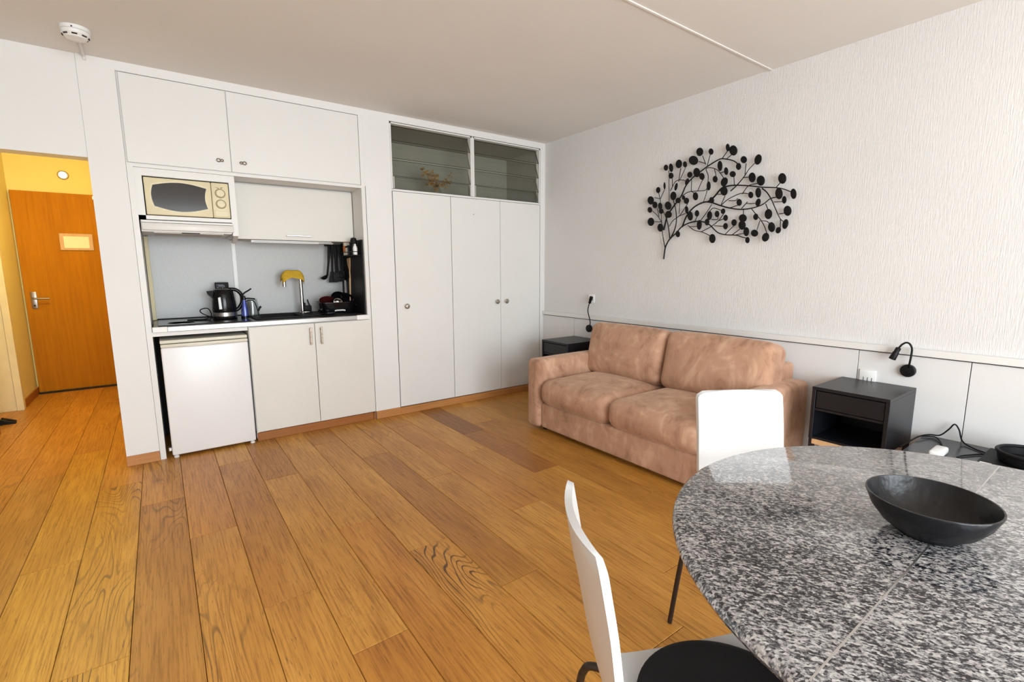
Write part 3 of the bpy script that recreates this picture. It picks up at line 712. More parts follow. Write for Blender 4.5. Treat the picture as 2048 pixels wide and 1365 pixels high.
# rail with hanging utensils
ur = thing('utensil_rail', 'black hanging rail under the right end of the wall cupboard', 'rail', (-1.96, .50, 1.47))
obj('bar', MB().tube([(-2.05, .50, 1.475), (-1.908, .50, 1.475)], .005, 8), M['blackmat'], ur, smooth=60)
obj('bracket', MB().box(-2.045, -2.030, .495, .585, 1.466, 1.484), M['blackmat'], ur)
def utensil(name, x, y, ln, head, label, lean=0):
    u = thing(name, label, 'utensil', (x, y, 1.47), group='kitchen utensils hanging from the rail')
    dx = lean
    obj('handle', MB().tube(spline([(x, y, 1.476), (x+dx*.3, y-.004, 1.47-ln*.4), (x+dx, y, 1.47-ln)], 5), [.0115]*6+[.009]*5, 8), M['blackmat'], u, smooth=60)
    bx_, bz = x+dx, 1.47-ln
    if head == 'ladle':
        m = MB().lathe([(.001, -.030), (.022, -.022), (.034, 0), (.031, 0), (.020, -.018), (.001, -.026)], (0, 0, 0), 20)
        m.xf(Matrix.Translation((bx_-.030, y-.01, bz-.004)) @ Matrix.Rotation(R(-28), 4, 'Y')); obj('bowl', m, M['blackmat'], u, smooth=50)
        obj('neck', MB().tube([(bx_, y, bz+.01), (bx_-.008, y, bz-.012), (bx_-.02, y-.005, bz-.014)], .005, 8), M['blackmat'], u)
    elif head == 'turner':
        obj('blade', MB().prism([(bx_-.014, bz+.01), (bx_+.014, bz+.01), (bx_+.034, bz-.085), (bx_-.034, bz-.085)], 'y', y-.002, y+.002), M['blackmat'], u)
    elif head == 'spoon':
        obj('bowl', MB().lathe([(.001, -.008), (.5, -.005), (.95, .0), (1, .003)], (0, 0, 0), 24).xf(Matrix.Translation((bx_, y, bz-.035)) @ Matrix.Rotation(R(90), 4, 'X') @ Matrix.Diagonal((.030, .045, 1, 1))), M['blackmat'], u, smooth=50)
    elif head == 'fork':
        m = MB().box(bx_-.024, bx_+.024, y-.003, y+.003, bz-.03, bz+.01)
        for q in range(4): m.box(bx_-.023+.0135*q, bx_-.016+.0135*q, y-.002, y+.002, bz-.085, bz-.03)
        obj('prongs', m, M['blackmat'], u)
    elif head == 'masher':
        n = 20; m = MB().tube([(bx_+.030*math.cos(2*PI*i/n), y+.02*math.sin(2*PI*i/n), bz-.05) for i in range(n)], .004, 6, closed=True)
        m.tube([(bx_, y, bz), (bx_-.028, y, bz-.05)], .004, 6).tube([(bx_, y, bz), (bx_+.028, y, bz-.05)], .004, 6); obj('head', m, M['blackmat'], u)
utensil('ladle', -2.030, .490, .262, 'ladle', 'black ladle hanging leftmost on the rail, bowl turned outward', -.030)
utensil('slotted_turner', -2.006, .500, .235, 'turner', 'black turner hanging second from left on the rail', -.006)
utensil('serving_spoon', -1.985, .478, .240, 'spoon', 'black serving spoon hanging third from left on the rail', .0)
utensil('pasta_fork', -1.966, .505, .230, 'fork', 'black pasta fork hanging fourth from left on the rail', .004)
utensil('potato_masher', -1.945, .480, .225, 'masher', 'black potato masher hanging second from right on the rail', .003)
utensil('serving_turner', -1.924, .500, .228, 'turner', 'black turner hanging rightmost on the rail', .004)
# little spice shelf on the black side panel
ss = thing('spice_shelf', 'small black spice shelf on the dark side panel', 'shelf', (-1.93, .19, 1.375))
obj('tray', MB().box(-1.975, -1.905, .045, .335, 1.372, 1.380, .002, 1), M['blackmat'], ss)
obj('front_rail', MB().tube([(-1.972, .05, 1.405), (-1.972, .33, 1.405)], .003, 6), M['blackmat'], ss)
obj('end_bar', MB().tube([(-1.972, .05, 1.380), (-1.972, .05, 1.405), (-1.91, .05, 1.405)], .003, 6).tube([(-1.972, .33, 1.380), (-1.972, .33, 1.405), (-1.91, .33, 1.405)], .003, 6), M['blackmat'], ss)
s1 = thing('spice_grinder', 'black pepper grinder on the spice shelf', 'grinder', (-1.94, .10, 1.38))
obj('body', MB().lathe([(.020, 0), (.022, .03), (.018, .06), (.020, .075)], (-1.94, .11, 1.38), 20), M['jug'], s1, smooth=50)
obj('cap', MB().lathe([(.021, .075), (.025, .085), (.026, .115), (.020, .135), (.002, .14)], (-1.94, .11, 1.38), 20), M['blackmat'], s1, smooth=50)
s2 = thing('salt_shaker', 'small glass salt shaker with white contents on the spice shelf', 'shaker', (-1.945, .07, 1.38))
obj('body', MB().lathe([(.017, 0), (.018, .05), (.014, .07)], (-1.945, .067, 1.38), 18), M['plasticw'], s2, smooth=50)
obj('cap', MB().lathe([(.015, .07), (.015, .085), (.002, .09)], (-1.945, .067, 1.38), 18), M['steel'], s2, smooth=50)
for i, (y, z0, z1, mt, lb) in enumerate(((.300, 1.38, 1.50, 'orange', 'orange spice packet at the back of the spice shelf'), (.245, 1.38, 1.455, 'paper', 'cream spice tin on the spice shelf'), (.195, 1.38, 1.46, 'blackgloss', 'black spice tin on the spice shelf'))):
    s = thing('spice_tin', lb, 'spice tin', (-1.94, y, z0), group='spice tins on the shelf')
    obj('body', MB().box(-1.962, -1.918, y-.020, y+.020, z0, z1-.012, .003, 1), M['paper' if mt == 'orange' else mt], s); obj('lid', MB().box(-1.963, -1.917, y-.021, y+.021, z1-.012, z1, .002, 1), M['orange' if mt == 'orange' else 'blackmat'], s)
    if mt == 'orange': obj('label_band', MB().box(-1.9635, -1.9165, y-.0205, y+.0205, z0+.03, z0+.08), M['orange'], s)
br_ = thing('wooden_spatula', 'wooden spatula hanging on the dark side panel', 'spatula', (-1.912, .36, 1.36))
obj('blade', MB().prism([(.315, 1.362), (.395, 1.355), (.380, 1.300), (.345, 1.250), (.335, 1.250), (.320, 1.300)], 'x', -1.914, -1.907), M['pine'], br_)
obj('handle', MB().tube([(-1.911, .340, 1.255), (-1.911, .335, 1.17)], .006, 8), M['pine'], br_, smooth=60)
# washing-up tub with pans
tb = thing('dish_tub', 'black plastic washing-up tub holding pans at the right of the sink', 'tub', (-2.03, .30, t2+.003))
def tub(x0, x1, y0, y1, z0, z1, th, fl=.012):
    def rr(dx, z): # rounded rectangle ring
        P = []; r = .035
        for (cx, cy, a) in ((x1+dx-r, y1+dx-r, 0), (x0-dx+r, y1+dx-r, 90), (x0-dx+r, y0-dx+r, 180), (x1+dx-r, y0-dx+r, 270)):
            for i in range(5): w = R(a+22.5*i); P.append((cx+r*math.cos(w), cy+r*math.sin(w), z))
        return P
    rings = [rr(-fl, z0), rr(0, z1), rr(.006, z1), rr(.006, z1+.004), rr(-th, z1+.004), rr(-fl-th, z0+th)]
    v = [p for q in rings for p in q]; n = len(rings[0]); f = []
    for i in range(len(rings)-1):
        for k in range(n): f.append((i*n+k, i*n+(k+1) % n, (i+1)*n+(k+1) % n, (i+1)*n+k))
    f.append(tuple(range(n))[::-1]); f.append(tuple(range((len(rings)-1)*n, len(rings)*n)))
    return MB().add(v, f)
obj('tub', tub(-2.195, -1.925, .18, .42, t2+.003, t2+.088, .004), M['blackgloss'], tb, smooth=35)
obj('handle_slot', MB().tube([(-2.10, .1838, t2+.022), (-2.085, .1835, t2+.026), (-2.03, .1835, t2+.026), (-2.015, .1838, t2+.022)], .006, 8), M['plasticw'], tb, smooth=60)
def pan(name, lb, c, r, h, tilt, mat):
    p = thing(name, lb, 'pan', c)
    m = MB().lathe([(.001, 0), (r*.8, 0), (r*.95, .008), (r, h), (r-.004, h), (r*.92, .011), (.001, .006)], (0, 0, 0), 28)
    Mx = Matrix.Translation(c) @ Matrix.Rotation(R(tilt[0]), 4, 'X') @ Matrix.Rotation(R(tilt[1]), 4, 'Y')
    obj('body', m.xf(Mx), M[mat], p, smooth=40)
    obj('handle', MB().tube([(r-.002, 0, h-.01), (r+.03, 0, h-.006), (r+.055, 0, h-.006)], .007, 8).xf(Mx @ Matrix.Rotation(R(-60), 4, 'Z')), M[mat], p, smooth=60)
    return p
M['maroon'] = plain('dark_maroon_enamel', (.05, .008, .008), .15)
pan('saucepan', 'dark maroon saucepan tipped in the washing-up tub', (-2.125, .30, t2+.035), .062, .085, (28, -8), 'maroon')
pan('frying_pan', 'black pan leaning at the back of the washing-up tub', (-2.02, .35, t2+.09), .075, .04, (58, 6), 'blackgloss')
pan('milk_pan', 'black pot at the right of the washing-up tub', (-1.985, .29, t2+.075), .058, .07, (35, 14), 'blackgloss')
tag(obj('steel_cup', MB().lathe([(.001, 0), (.022, .004), (.034, .030), (.036, .034), (.033, .034), (.020, .008), (.001, .004)], (0, 0, 0), 24).xf(Matrix.Translation((-2.066, .235, t2+.080)) @ Matrix.Rotation(R(72), 4, 'X')), M['chrome'], smooth=40), 'shiny steel cup tipped among the pans', 'cup')
k1 = thing('steel_utensil', 'steel utensil standing upright in the washing-up tub', 'utensil', (-1.96, .30, t2+.02))
obj('blade', MB().prism([(-1.962, t2+.10), (-1.944, t2+.10), (-1.946, 1.168), (-1.962, 1.172)], 'y', .339, .341), M['chrome'], k1)
obj('handle', MB().box(-1.960, -1.946, .334, .346, t2+.012, t2+.11, .003, 1), M['blackmat'], k1)
k2 = thing('wooden_spoon', 'wooden spoon standing upright beside the pans', 'spoon', (-1.915, .30, t2+.02))
obj('handle', MB().tube([(-1.940, .300, t2+.014), (-1.930, .300, t2+.12), (-1.924, .300, 1.19)], [.005, .006, .008], 8), M['pine'], k2, smooth=60)
tag(obj('black_saucer', MB().lathe([(.001, 0), (.04, 0), (.06, .010), (.057, .011), (.04, .004), (.001, .003)], (-2.18, .115, t2+.003), 28), M['blackgloss'], smooth=50), 'flat black saucer between tap and tub', 'saucer')

# ================================================================== smoke detector
sd = thing('smoke_detector', 'round white smoke detector on the ceiling', 'smoke detector', (-3.486, -.375, 2.5))
obj('base', MB().lathe([(.062, 0), (.062, -.016), (.058, -.018)], (-3.486, -.375, 2.5), 36), M['plasticw'], sd, smooth=40)
obj('cover', MB().lathe([(.057, -.018), (.060, -.020), (.058, -.034), (.046, -.046), (.044, -.050), (.020, -.054), (.001, -.055)], (-3.486, -.375, 2.5), 36), M['plasticw'], sd, smooth=35)
for i in range(8):
    a = 2*PI*i/8; m = MB().box(-.011, .011, -.002, .002, -.003, .003).xf(Matrix.Translation((-3.486+.0525*math.cos(a), -.375+.0525*math.sin(a), 2.459)) @ Matrix.Rotation(a+PI/2, 4, 'Z') @ Matrix.Rotation(R(40), 4, 'X'))
    obj('vent_slot', m, M['dark'], sd)
obj('indicator', MB().box(-3.497, -3.491, -.440, -.434, 2.484, 2.489), M['dark'], sd)
obj('cable_cover', MB().tube(spline([(-3.480, -.32, 2.494), (-3.485, -.15, 2.493), (-3.487, -.03, 2.493), (-3.486, -.006, 2.488), (-3.485, -.004, 2.470)], 4), .008, 8), M['ceiling'], sd, smooth=60)

# ================================================================== sofa
sf = thing('sofa', 'tan suede two-seat sofa against the right wall', 'sofa', (-.5, -1.78, 0))
S = M['suede']
obj('base', MB().puff((-.50, -1.78, .128), (.435, .703, .098), .02, 6), S, sf, smooth=60)
for y in (-1.010, -2.550):
    obj('arm', MB().puff((-.505, y, .297), (.462, .070, .267), .035, 8, (.004, .004, .004)), S, sf, smooth=60)
obj('back_frame', MB().puff((-.10, -1.78, .35), (.075, .738, .315), .03, 8), S, sf, smooth=60)
def seatfn(P):
    # cushion nose: rounder at the front, slightly sagging to the back
    x, y, z = P
    if x < -.30 and z < 0: z += .010*((-.30-x)/.1)
    return [x, y, z]
for y0, y1 in ((-1.082, -1.768), (-1.772, -2.478)):
    obj('seat_cushion', MB().puff((-.600, (y0+y1)/2, .315), (.368, abs(y1-y0)/2, .098), .072, 12, (.018, .002, .028), seatfn), S, sf, smooth=60)
for y0, y1 in ((-1.030, -1.772), (-1.778, -2.530)):
    m = MB().puff((0, 0, 0), (.115, abs(y1-y0)/2, .205), .062, 12, (.030, .0, .014))
    m.xf(Matrix.Translation((-.290, (y0+y1)/2, .600)) @ Matrix.Rotation(R(13), 4, 'Y')); obj('back_cushion', m, S, sf, smooth=60)
for x in (-.86, -.12):
    for y in (-1.06, -2.50): obj('foot', MB().lathe([(.025, 0), (.028, .032)], (x, y, 0), 16), M['blackmat'], sf)

# ================================================================== nightstands
def nightstand(loc, label):
    n = thing('nightstand', label, 'nightstand', loc, group='black nightstands')
    ch = M['charcoal']; t = .018
    obj('top', MB().box(-.410, -.002, -.176, .176, .596, .614, .0015, 1), ch, n, local=True)
    obj('side_panel', MB().box(-.408, -.002, -.176, -.158, .322, .596, .001, 1), ch, n, local=True)
    obj('side_panel', MB().box(-.408, -.002, .158, .176, .322, .596, .001, 1), ch, n, local=True)
    obj('back_panel', MB().box(-.012, -.002, -.158, .158, .322, .596), ch, n, local=True)
    obj('drawer', MB().box(-.402, -.020, -.155, .155, .498, .591, .001, 1), ch, n, local=True)
    obj('divider', MB().box(-.400, -.012, -.158, .158, .482, .494), ch, n, local=True)
    obj('shelf', MB().box(-.402, -.012, -.158, .158, .318, .332, .001, 1), ch, n, local=True)
    obj('front_rail', MB().box(-.407, -.390, -.158, .158, .292, .320, .001, 1), M['pine'], n, local=True, label='light wood rail under the shelf')
    for x in (-.394, -.022):
        for y in (-.162, .162): obj('leg', MB().box(x-.012, x+.012, y-.012, y+.012, 0, .322, .001, 1), ch, n, local=True)
    return n
nightstand((-.003, -2.953, 0), 'black nightstand with open shelf at the right end of the sofa')
nightstand((-.032, -.668, 0), 'black nightstand between the wardrobe and the sofa')

# ================================================================== wall lamps and sockets
def wall_lamp(lb, base, pts, head):
    l = thing('wall_lamp', lb, 'lamp', (0, base[0], base[1]), group='black gooseneck reading lamps')
    obj('base', MB().lathe([(.033, -.012), (.034, -.016), (.034, -.034), (.030, -.038), (.006, -.040)], (0, base[0], base[1]), 28, 'x'), M['black'], l, smooth=40)
    obj('switch', MB().lathe([(.006, -.038), (.006, -.044), (.001, -.045)], (0, base[0]-.008, base[1]-.012), 12, 'x'), M['blackgloss'], l, smooth=40)
    obj('gooseneck', MB().tube(spline(pts, 7), .0048, 9), M['black'], l, smooth=60)
    a, b = Vector(head[0]), Vector(head[1]); d = b-a
    obj('head', MB().tube([a, a+d*.05, a+d*.38, a+d*.42, a+d*.95, b], [.008, .0125, .0125, .0145, .0165, .016], 16), M['black'], l, smooth=40)
wall_lamp('black gooseneck lamp bent over beside the right nightstand', (-3.087, .703),
          [(-.030, -3.089, .715), (-.050, -3.096, .745), (-.052, -3.100, .795), (-.052, -3.099, .83), (-.054, -3.088, .853), (-.056, -3.073, .858), (-.058, -3.057, .846), (-.060, -3.046, .828)],
          [(-.060, -3.045, .828), (-.064, -3.022, .762)])
wall_lamp('black gooseneck lamp standing upright above the left nightstand', (-.683, .703),
          [(-.030, -.686, .715), (-.045, -.716, .752), (-.050, -.716, .790), (-.052, -.692, .867), (-.054, -.702, .919), (-.056, -.716, .945)],
          [(-.056, -.714, .942), (-.058, -.740, 1.004)])
def socket(lb, y, z, w, h):
    s = thing('wall_socket', lb, 'socket', (0, y, z), group='white wall sockets')
    x0 = -.012 if z < .8 else 0
    obj('plate', MB().box(x0-.010, x0, y-w/2, y+w/2, z-h/2, z+h/2, .003, 2), M['plasticw'], s, smooth=40)
    for i in range(3):
        obj('slot', MB().box(x0-.0108, x0-.009, y-w*.30+w*.25*i, y-w*.30+w*.25*i+.004, z-h*.28, z-h*.02), M['slate'], s)
socket('white wall socket peeping over the right nightstand', -2.905, .635, .080, .082)
socket('white wall socket behind the left reading lamp', -.690, .985, .080, .080)

# ================================================================== metal tree on the wall
ta = thing('metal_tree', 'black metal tree branch wall sculpture with round leaves', 'wall art', (-.0, -1.9, 1.70))
LEAVES=[(-1.4834,2.0215,-0.0218,-0.0036,0.0012,0.023),(-1.5316,2.0122,-0.02,-0.0004,0.0085,0.033),(-1.5938,2.0306,-0.0285,-0.0049,0.0017,0.0318),(-1.6505,2.0169,-0.0194,-0.0033,0.0012,0.0221),(-1.532,1.9551,-0.0223,-0.0034,0.0012,0.0228),(-1.7189,2.0332,-0.0367,-0.0065,0.0018,0.0323),(-1.765,2.084,-0.0303,-0.0057,0.0018,0.0298),(-1.8533,2.0692,-0.02,-0.0038,0.0013,0.0217),(-1.9794,2.0713,-0.0145,-0.0028,0.0016,0.025),(-2.0218,2.044,-0.0284,-0.0054,0.0022,0.0333),(-2.0993,1.9704,-0.0233,-0.0041,0.0016,0.0232),(-2.0659,1.9328,-0.0189,-0.0031,0.0016,0.0235),(-2.1923,1.9557,-0.0245,-0.0104,-0.0069,0.0312),(-1.931,1.9591,-0.0201,-0.0034,0.0022,0.0349),(-1.9763,1.9176,-0.0154,-0.0024,0.0017,0.026),(-2.0238,1.8907,-0.0221,-0.0034,0.0014,0.0205),(-1.8956,1.8765,-0.0198,-0.0029,0.0014,0.0232),(-1.9669,1.8476,-0.0246,-0.0136,-0.0131,0.027),(-1.6931,1.9366,-0.0224,-0.0035,0.0012,0.0221),(-1.7479,1.9448,-0.0299,-0.0047,0.0019,0.033),(-1.7949,1.9098,-0.023,-0.0035,0.0014,0.0244),(-1.8522,1.836,-0.0163,-0.0022,0.0019,0.0318),(-1.671,1.8913,-0.0145,-0.0064,-0.009,0.0227),(-1.5836,1.8664,-0.0131,-0.0037,-0.0046,0.028),(-1.4797,1.8875,-0.011,-0.0015,0.0014,0.0277),(-1.4183,1.8643,-0.0216,-0.0028,0.0011,0.0236),(-1.5576,1.8035,-0.0292,-0.0035,0.0017,0.0326),(-1.6065,1.7642,-0.0226,-0.0026,0.0011,0.0206),(-1.6474,1.7802,-0.0145,-0.0017,0.0009,0.016),(-1.6779,1.7533,-0.0228,-0.0026,0.0013,0.0232),(-1.7498,1.7775,-0.022,-0.0026,0.0017,0.0291),(-1.8789,1.7345,-0.0185,-0.0021,0.0014,0.0228),(-1.9701,1.7861,-0.0294,-0.0038,0.002,0.0317),(-2.1603,1.8484,-0.0254,-0.0038,0.0022,0.032),(-2.2205,1.8191,-0.0266,-0.0039,0.0023,0.0329),(-2.3567,1.8121,-0.0255,-0.0038,0.0025,0.033),(-2.4283,1.7107,-0.0188,-0.0023,0.0024,0.0314),(-2.342,1.7226,-0.0245,-0.0031,0.0026,0.0352),(-2.3781,1.6799,-0.0151,-0.0017,0.0018,0.0239),(-2.211,1.7443,-0.019,-0.0024,0.0023,0.0325),(-2.1592,1.7368,-0.0182,-0.0022,0.0015,0.0213),(-2.2129,1.6825,-0.0175,-0.0064,-0.0052,0.0245),(-2.0864,1.6965,-0.0196,-0.0022,0.0016,0.0231),(-2.4034,1.6106,-0.0245,-0.0024,0.0024,0.0312),(-2.3952,1.5303,-0.0173,-0.0059,-0.0057,0.0298),(-2.3567,1.4947,-0.0156,-0.0097,-0.0091,0.0177),(-2.3117,1.5175,-0.0227,-0.0016,0.0023,0.0316),(-2.2844,1.6018,-0.0254,-0.0024,0.0024,0.0329),(-2.2036,1.5915,-0.0179,-0.0016,0.0015,0.0213),(-2.2786,1.4556,-0.0229,-0.0093,-0.0081,0.027),(-2.2028,1.4864,-0.0253,-0.0016,0.0016,0.0228),(-2.1582,1.4435,-0.0164,-0.0008,0.0015,0.0211),(-2.1458,1.4993,-0.0212,-0.0014,0.0021,0.0304),(-2.1152,1.5441,-0.025,-0.0019,0.0021,0.0305),(-2.1154,1.5905,-0.029,-0.0025,0.0018,0.0264),(-2.0582,1.5656,-0.0207,-0.0016,0.0015,0.0228),(-1.9953,1.5466,-0.0184,-0.0013,0.0014,0.0225),(-1.9945,1.6028,-0.0176,-0.0015,0.0014,0.0217),(-1.9733,1.6492,-0.0178,-0.0017,0.0012,0.0191),(-1.9294,1.6346,-0.0182,-0.0017,0.0014,0.0227),(-1.8684,1.6302,-0.0218,-0.002,0.002,0.0321),(-1.8532,1.5857,-0.0196,-0.0016,0.0014,0.0239),(-1.7935,1.5701,-0.0202,-0.0015,0.0021,0.0357),(-1.902,1.4671,-0.0262,-0.0014,0.002,0.0323),(-1.7694,1.6541,-0.0195,-0.0018,0.0014,0.0236),(-1.7145,1.6407,-0.0225,-0.002,0.0019,0.0333),(-1.6824,1.687,-0.0152,-0.0015,0.0015,0.0276),(-1.6155,1.5163,-0.021,-0.0013,0.0013,0.0246),(-1.5168,1.7354,-0.0298,-0.0031,0.0016,0.0315),(-1.5227,1.6699,-0.0298,-0.0027,0.0013,0.0264),(-1.452,1.5753,-0.0271,-0.0019,0.0015,0.0315),(-1.3605,1.6271,-0.0339,-0.0027,0.0015,0.0328),(-1.345,1.721,-0.0253,-0.0025,0.001,0.0226),(-1.3509,1.794,-0.0309,-0.0035,0.0015,0.0325),(-1.3912,1.7545,-0.0257,-0.0028,0.0012,0.0262),(-1.4413,1.7397,-0.0206,-0.0022,0.0013,0.0274),(-1.4557,1.7,-0.0223,-0.0022,0.001,0.0206)]
BRANCHES=[(6,[(-1.486,1.331),(-1.496,1.412),(-1.514,1.451),(-1.538,1.483),(-1.592,1.523),(-1.639,1.566),(-1.695,1.589),(-1.758,1.598),(-1.82,1.59),(-1.87,1.566),(-1.913,1.526),(-1.943,1.504),(-1.987,1.49),(-2.071,1.481),(-2.105,1.469),(-2.152,1.454)]),(4,[(-1.496,1.412),(-1.481,1.482),(-1.467,1.556),(-1.456,1.63),(-1.444,1.703)]),(5,[(-1.534,1.49),(-1.52,1.588),(-1.495,1.655),(-1.462,1.702)]),(5,[(-1.538,1.483),(-1.574,1.542),(-1.592,1.604),(-1.588,1.675),(-1.572,1.733),(-1.558,1.763),(-1.552,1.799)]),(7,[(-1.475,1.555),(-1.494,1.627),(-1.511,1.675),(-1.532,1.695),(-1.58,1.746),(-1.627,1.796),(-1.664,1.867),(-1.724,1.919),(-1.783,1.95),(-1.841,1.979),(-1.919,2.007),(-1.968,1.999),(-2.024,1.976),(-2.06,1.942)]),(6,[(-1.639,1.566),(-1.676,1.646),(-1.736,1.702),(-1.812,1.728),(-1.872,1.721),(-1.939,1.694),(-2.017,1.667),(-2.093,1.651),(-2.171,1.651),(-2.239,1.668),(-2.285,1.699),(-2.332,1.705)]),(6,[(-1.842,1.728),(-1.891,1.758),(-1.939,1.804),(-1.973,1.815),(-2.042,1.815),(-2.141,1.798),(-2.231,1.777),(-2.316,1.763),(-2.364,1.748),(-2.417,1.721)]),(4,[(-2.225,1.772),(-2.264,1.737),(-2.298,1.686),(-2.326,1.629),(-2.357,1.567),(-2.385,1.542)]),(3,[(-1.933,2.008),(-1.972,2.051)]),(3,[(-1.968,2.002),(-2.008,2.023)]),(3,[(-1.811,1.991),(-1.785,2.054)]),(3,[(-1.823,1.979),(-1.844,2.053)]),(3,[(-1.807,1.998),(-1.78,2.011),(-1.753,2.021)]),(3,[(-1.592,1.905),(-1.6,1.917),(-1.604,1.999)]),(3,[(-1.6,1.917),(-1.627,1.947),(-1.644,1.996)]),(3,[(-1.512,1.754),(-1.517,1.81),(-1.512,1.909),(-1.51,1.959),(-1.499,1.999)]),(3,[(-1.539,1.877),(-1.538,1.933)]),(3,[(-1.52,1.845),(-1.571,1.908),(-1.629,1.91),(-1.662,1.895)]),(3,[(-1.627,1.796),(-1.682,1.817),(-1.761,1.814),(-1.829,1.815),(-1.84,1.876),(-1.838,1.915),(-1.82,1.957),(-1.85,1.962),(-1.902,1.94),(-1.932,1.907),(-1.96,1.865)]),(3,[(-1.706,1.821),(-1.735,1.797)]),(3,[(-1.757,1.818),(-1.788,1.87),(-1.798,1.895)]),(3,[(-1.704,1.821),(-1.705,1.902)]),(3,[(-1.88,1.947),(-1.894,1.919),(-1.896,1.893)]),(3,[(-1.928,1.914),(-1.963,1.918)]),(3,[(-1.806,1.728),(-1.828,1.772),(-1.833,1.818)]),(4,[(-2.01,1.782),(-2.055,1.813),(-2.099,1.856),(-2.134,1.906),(-2.17,1.942)]),(3,[(-2.095,1.857),(-2.134,1.856)]),(3,[(-2.104,1.868),(-2.11,1.904),(-2.107,1.947)]),(3,[(-2.035,1.819),(-2.03,1.873)]),(3,[(-2.093,1.752),(-2.129,1.791),(-2.154,1.803),(-2.198,1.807)]),(3,[(-1.946,1.693),(-1.986,1.721),(-2.04,1.743),(-2.092,1.756),(-2.145,1.746)]),(3,[(-2.0,1.719),(-2.055,1.713),(-2.064,1.728)]),(3,[(-2.017,1.67),(-2.077,1.682)]),(3,[(-1.946,1.697),(-1.974,1.754)]),(3,[(-1.912,1.772),(-1.948,1.77)]),(3,[(-2.096,1.656),(-2.136,1.695)]),(3,[(-2.127,1.687),(-2.162,1.681),(-2.2,1.681)]),(3,[(-2.257,1.669),(-2.275,1.634)]),(3,[(-2.161,1.652),(-2.192,1.618),(-2.233,1.572),(-2.261,1.527),(-2.277,1.481)]),(3,[(-2.227,1.566),(-2.213,1.506)]),(3,[(-2.24,1.565),(-2.277,1.556),(-2.294,1.537)]),(3,[(-2.11,1.648),(-2.114,1.613)]),(3,[(-2.308,1.676),(-2.335,1.673),(-2.364,1.672)]),(3,[(-2.346,1.598),(-2.384,1.599)]),(3,[(-2.357,1.567),(-2.362,1.511)]),(3,[(-2.316,1.766),(-2.343,1.791)]),(3,[(-1.987,1.49),(-2.027,1.522),(-2.049,1.546)]),(3,[(-2.04,1.484),(-2.095,1.52)]),(3,[(-2.07,1.484),(-2.13,1.49)]),(3,[(-1.688,1.576),(-1.746,1.537),(-1.809,1.52),(-1.855,1.5),(-1.883,1.482)]),(3,[(-1.801,1.521),(-1.882,1.552),(-1.938,1.59),(-1.967,1.633)]),(3,[(-1.904,1.557),(-1.976,1.548)]),(3,[(-1.938,1.59),(-1.98,1.6)]),(3,[(-1.789,1.599),(-1.846,1.658),(-1.873,1.708)]),(3,[(-1.86,1.663),(-1.896,1.679),(-1.959,1.656)]),(3,[(-1.708,1.564),(-1.779,1.561)]),(3,[(-1.743,1.592),(-1.764,1.632)]),(3,[(-1.879,1.602),(-1.927,1.598),(-1.929,1.614)]),(3,[(-1.525,1.581),(-1.561,1.621),(-1.618,1.651),(-1.664,1.709),(-1.679,1.735)]),(3,[(-1.598,1.646),(-1.667,1.664)]),(3,[(-1.456,1.611),(-1.419,1.669),(-1.362,1.711)]),(3,[(-1.453,1.619),(-1.394,1.626)]),(3,[(-1.428,1.661),(-1.411,1.728)]),(3,[(-1.432,1.798),(-1.38,1.812)]),(3,[(-1.428,1.803),(-1.419,1.843)]),(3,[(-1.435,1.798),(-1.471,1.862)]),(3,[(-1.432,1.798),(-1.441,1.718)]),(3,[(-1.609,1.666),(-1.613,1.75)])]

ra = random.Random(5)
for r, pts in BRANCHES:
    n = len(pts); k = 5
    rr = {3: .0028, 4: .0042, 5: .0052, 6: .0062, 7: .0072}[r]
    P = spline([(-.024-.010*math.sin(PI*i/max(1, n-1)), p[0], p[1]) for i, p in enumerate(pts)], k) if n > 2 else [(-.026, *pts[0]), (-.030, *pts[1])]
    m = len(P); rad = [rr*(1-.5*i/(m-1)) for i in range(m)] if r > 3 else rr
    obj('branch', MB().tube(P, rad, 6), M['black'], ta, smooth=60)
for (y, z, ay, az, by_, bz_) in LEAVES:
    n = 18; x = -.034-ra.uniform(0, .008); tl_, tz = ra.uniform(-.10, .10), ra.uniform(-.10, .10)
    v = []; f = []
    for (s, dx) in ((.96, 0), (1, -.001), (.93, -.0025), (.5, -.0045)):
        for k in range(n):
            w = 2*PI*k/n; c_, s_ = s*math.cos(w), s*math.sin(w)
            yy, zz = ay*c_+by_*s_, az*c_+bz_*s_
            v.append((x+dx+yy*tl_+zz*tz, y+yy, z+zz))
    for i in range(3):
        for k in range(n): f.append((i*n+k, i*n+(k+1) % n, (i+1)*n+(k+1) % n, (i+1)*n+k))
    f.append(tuple(range(n))[::-1]); f.append(tuple(range(3*n, 4*n)))
    obj('leaf', MB().add(v, f), M['black'], ta, smooth=40)

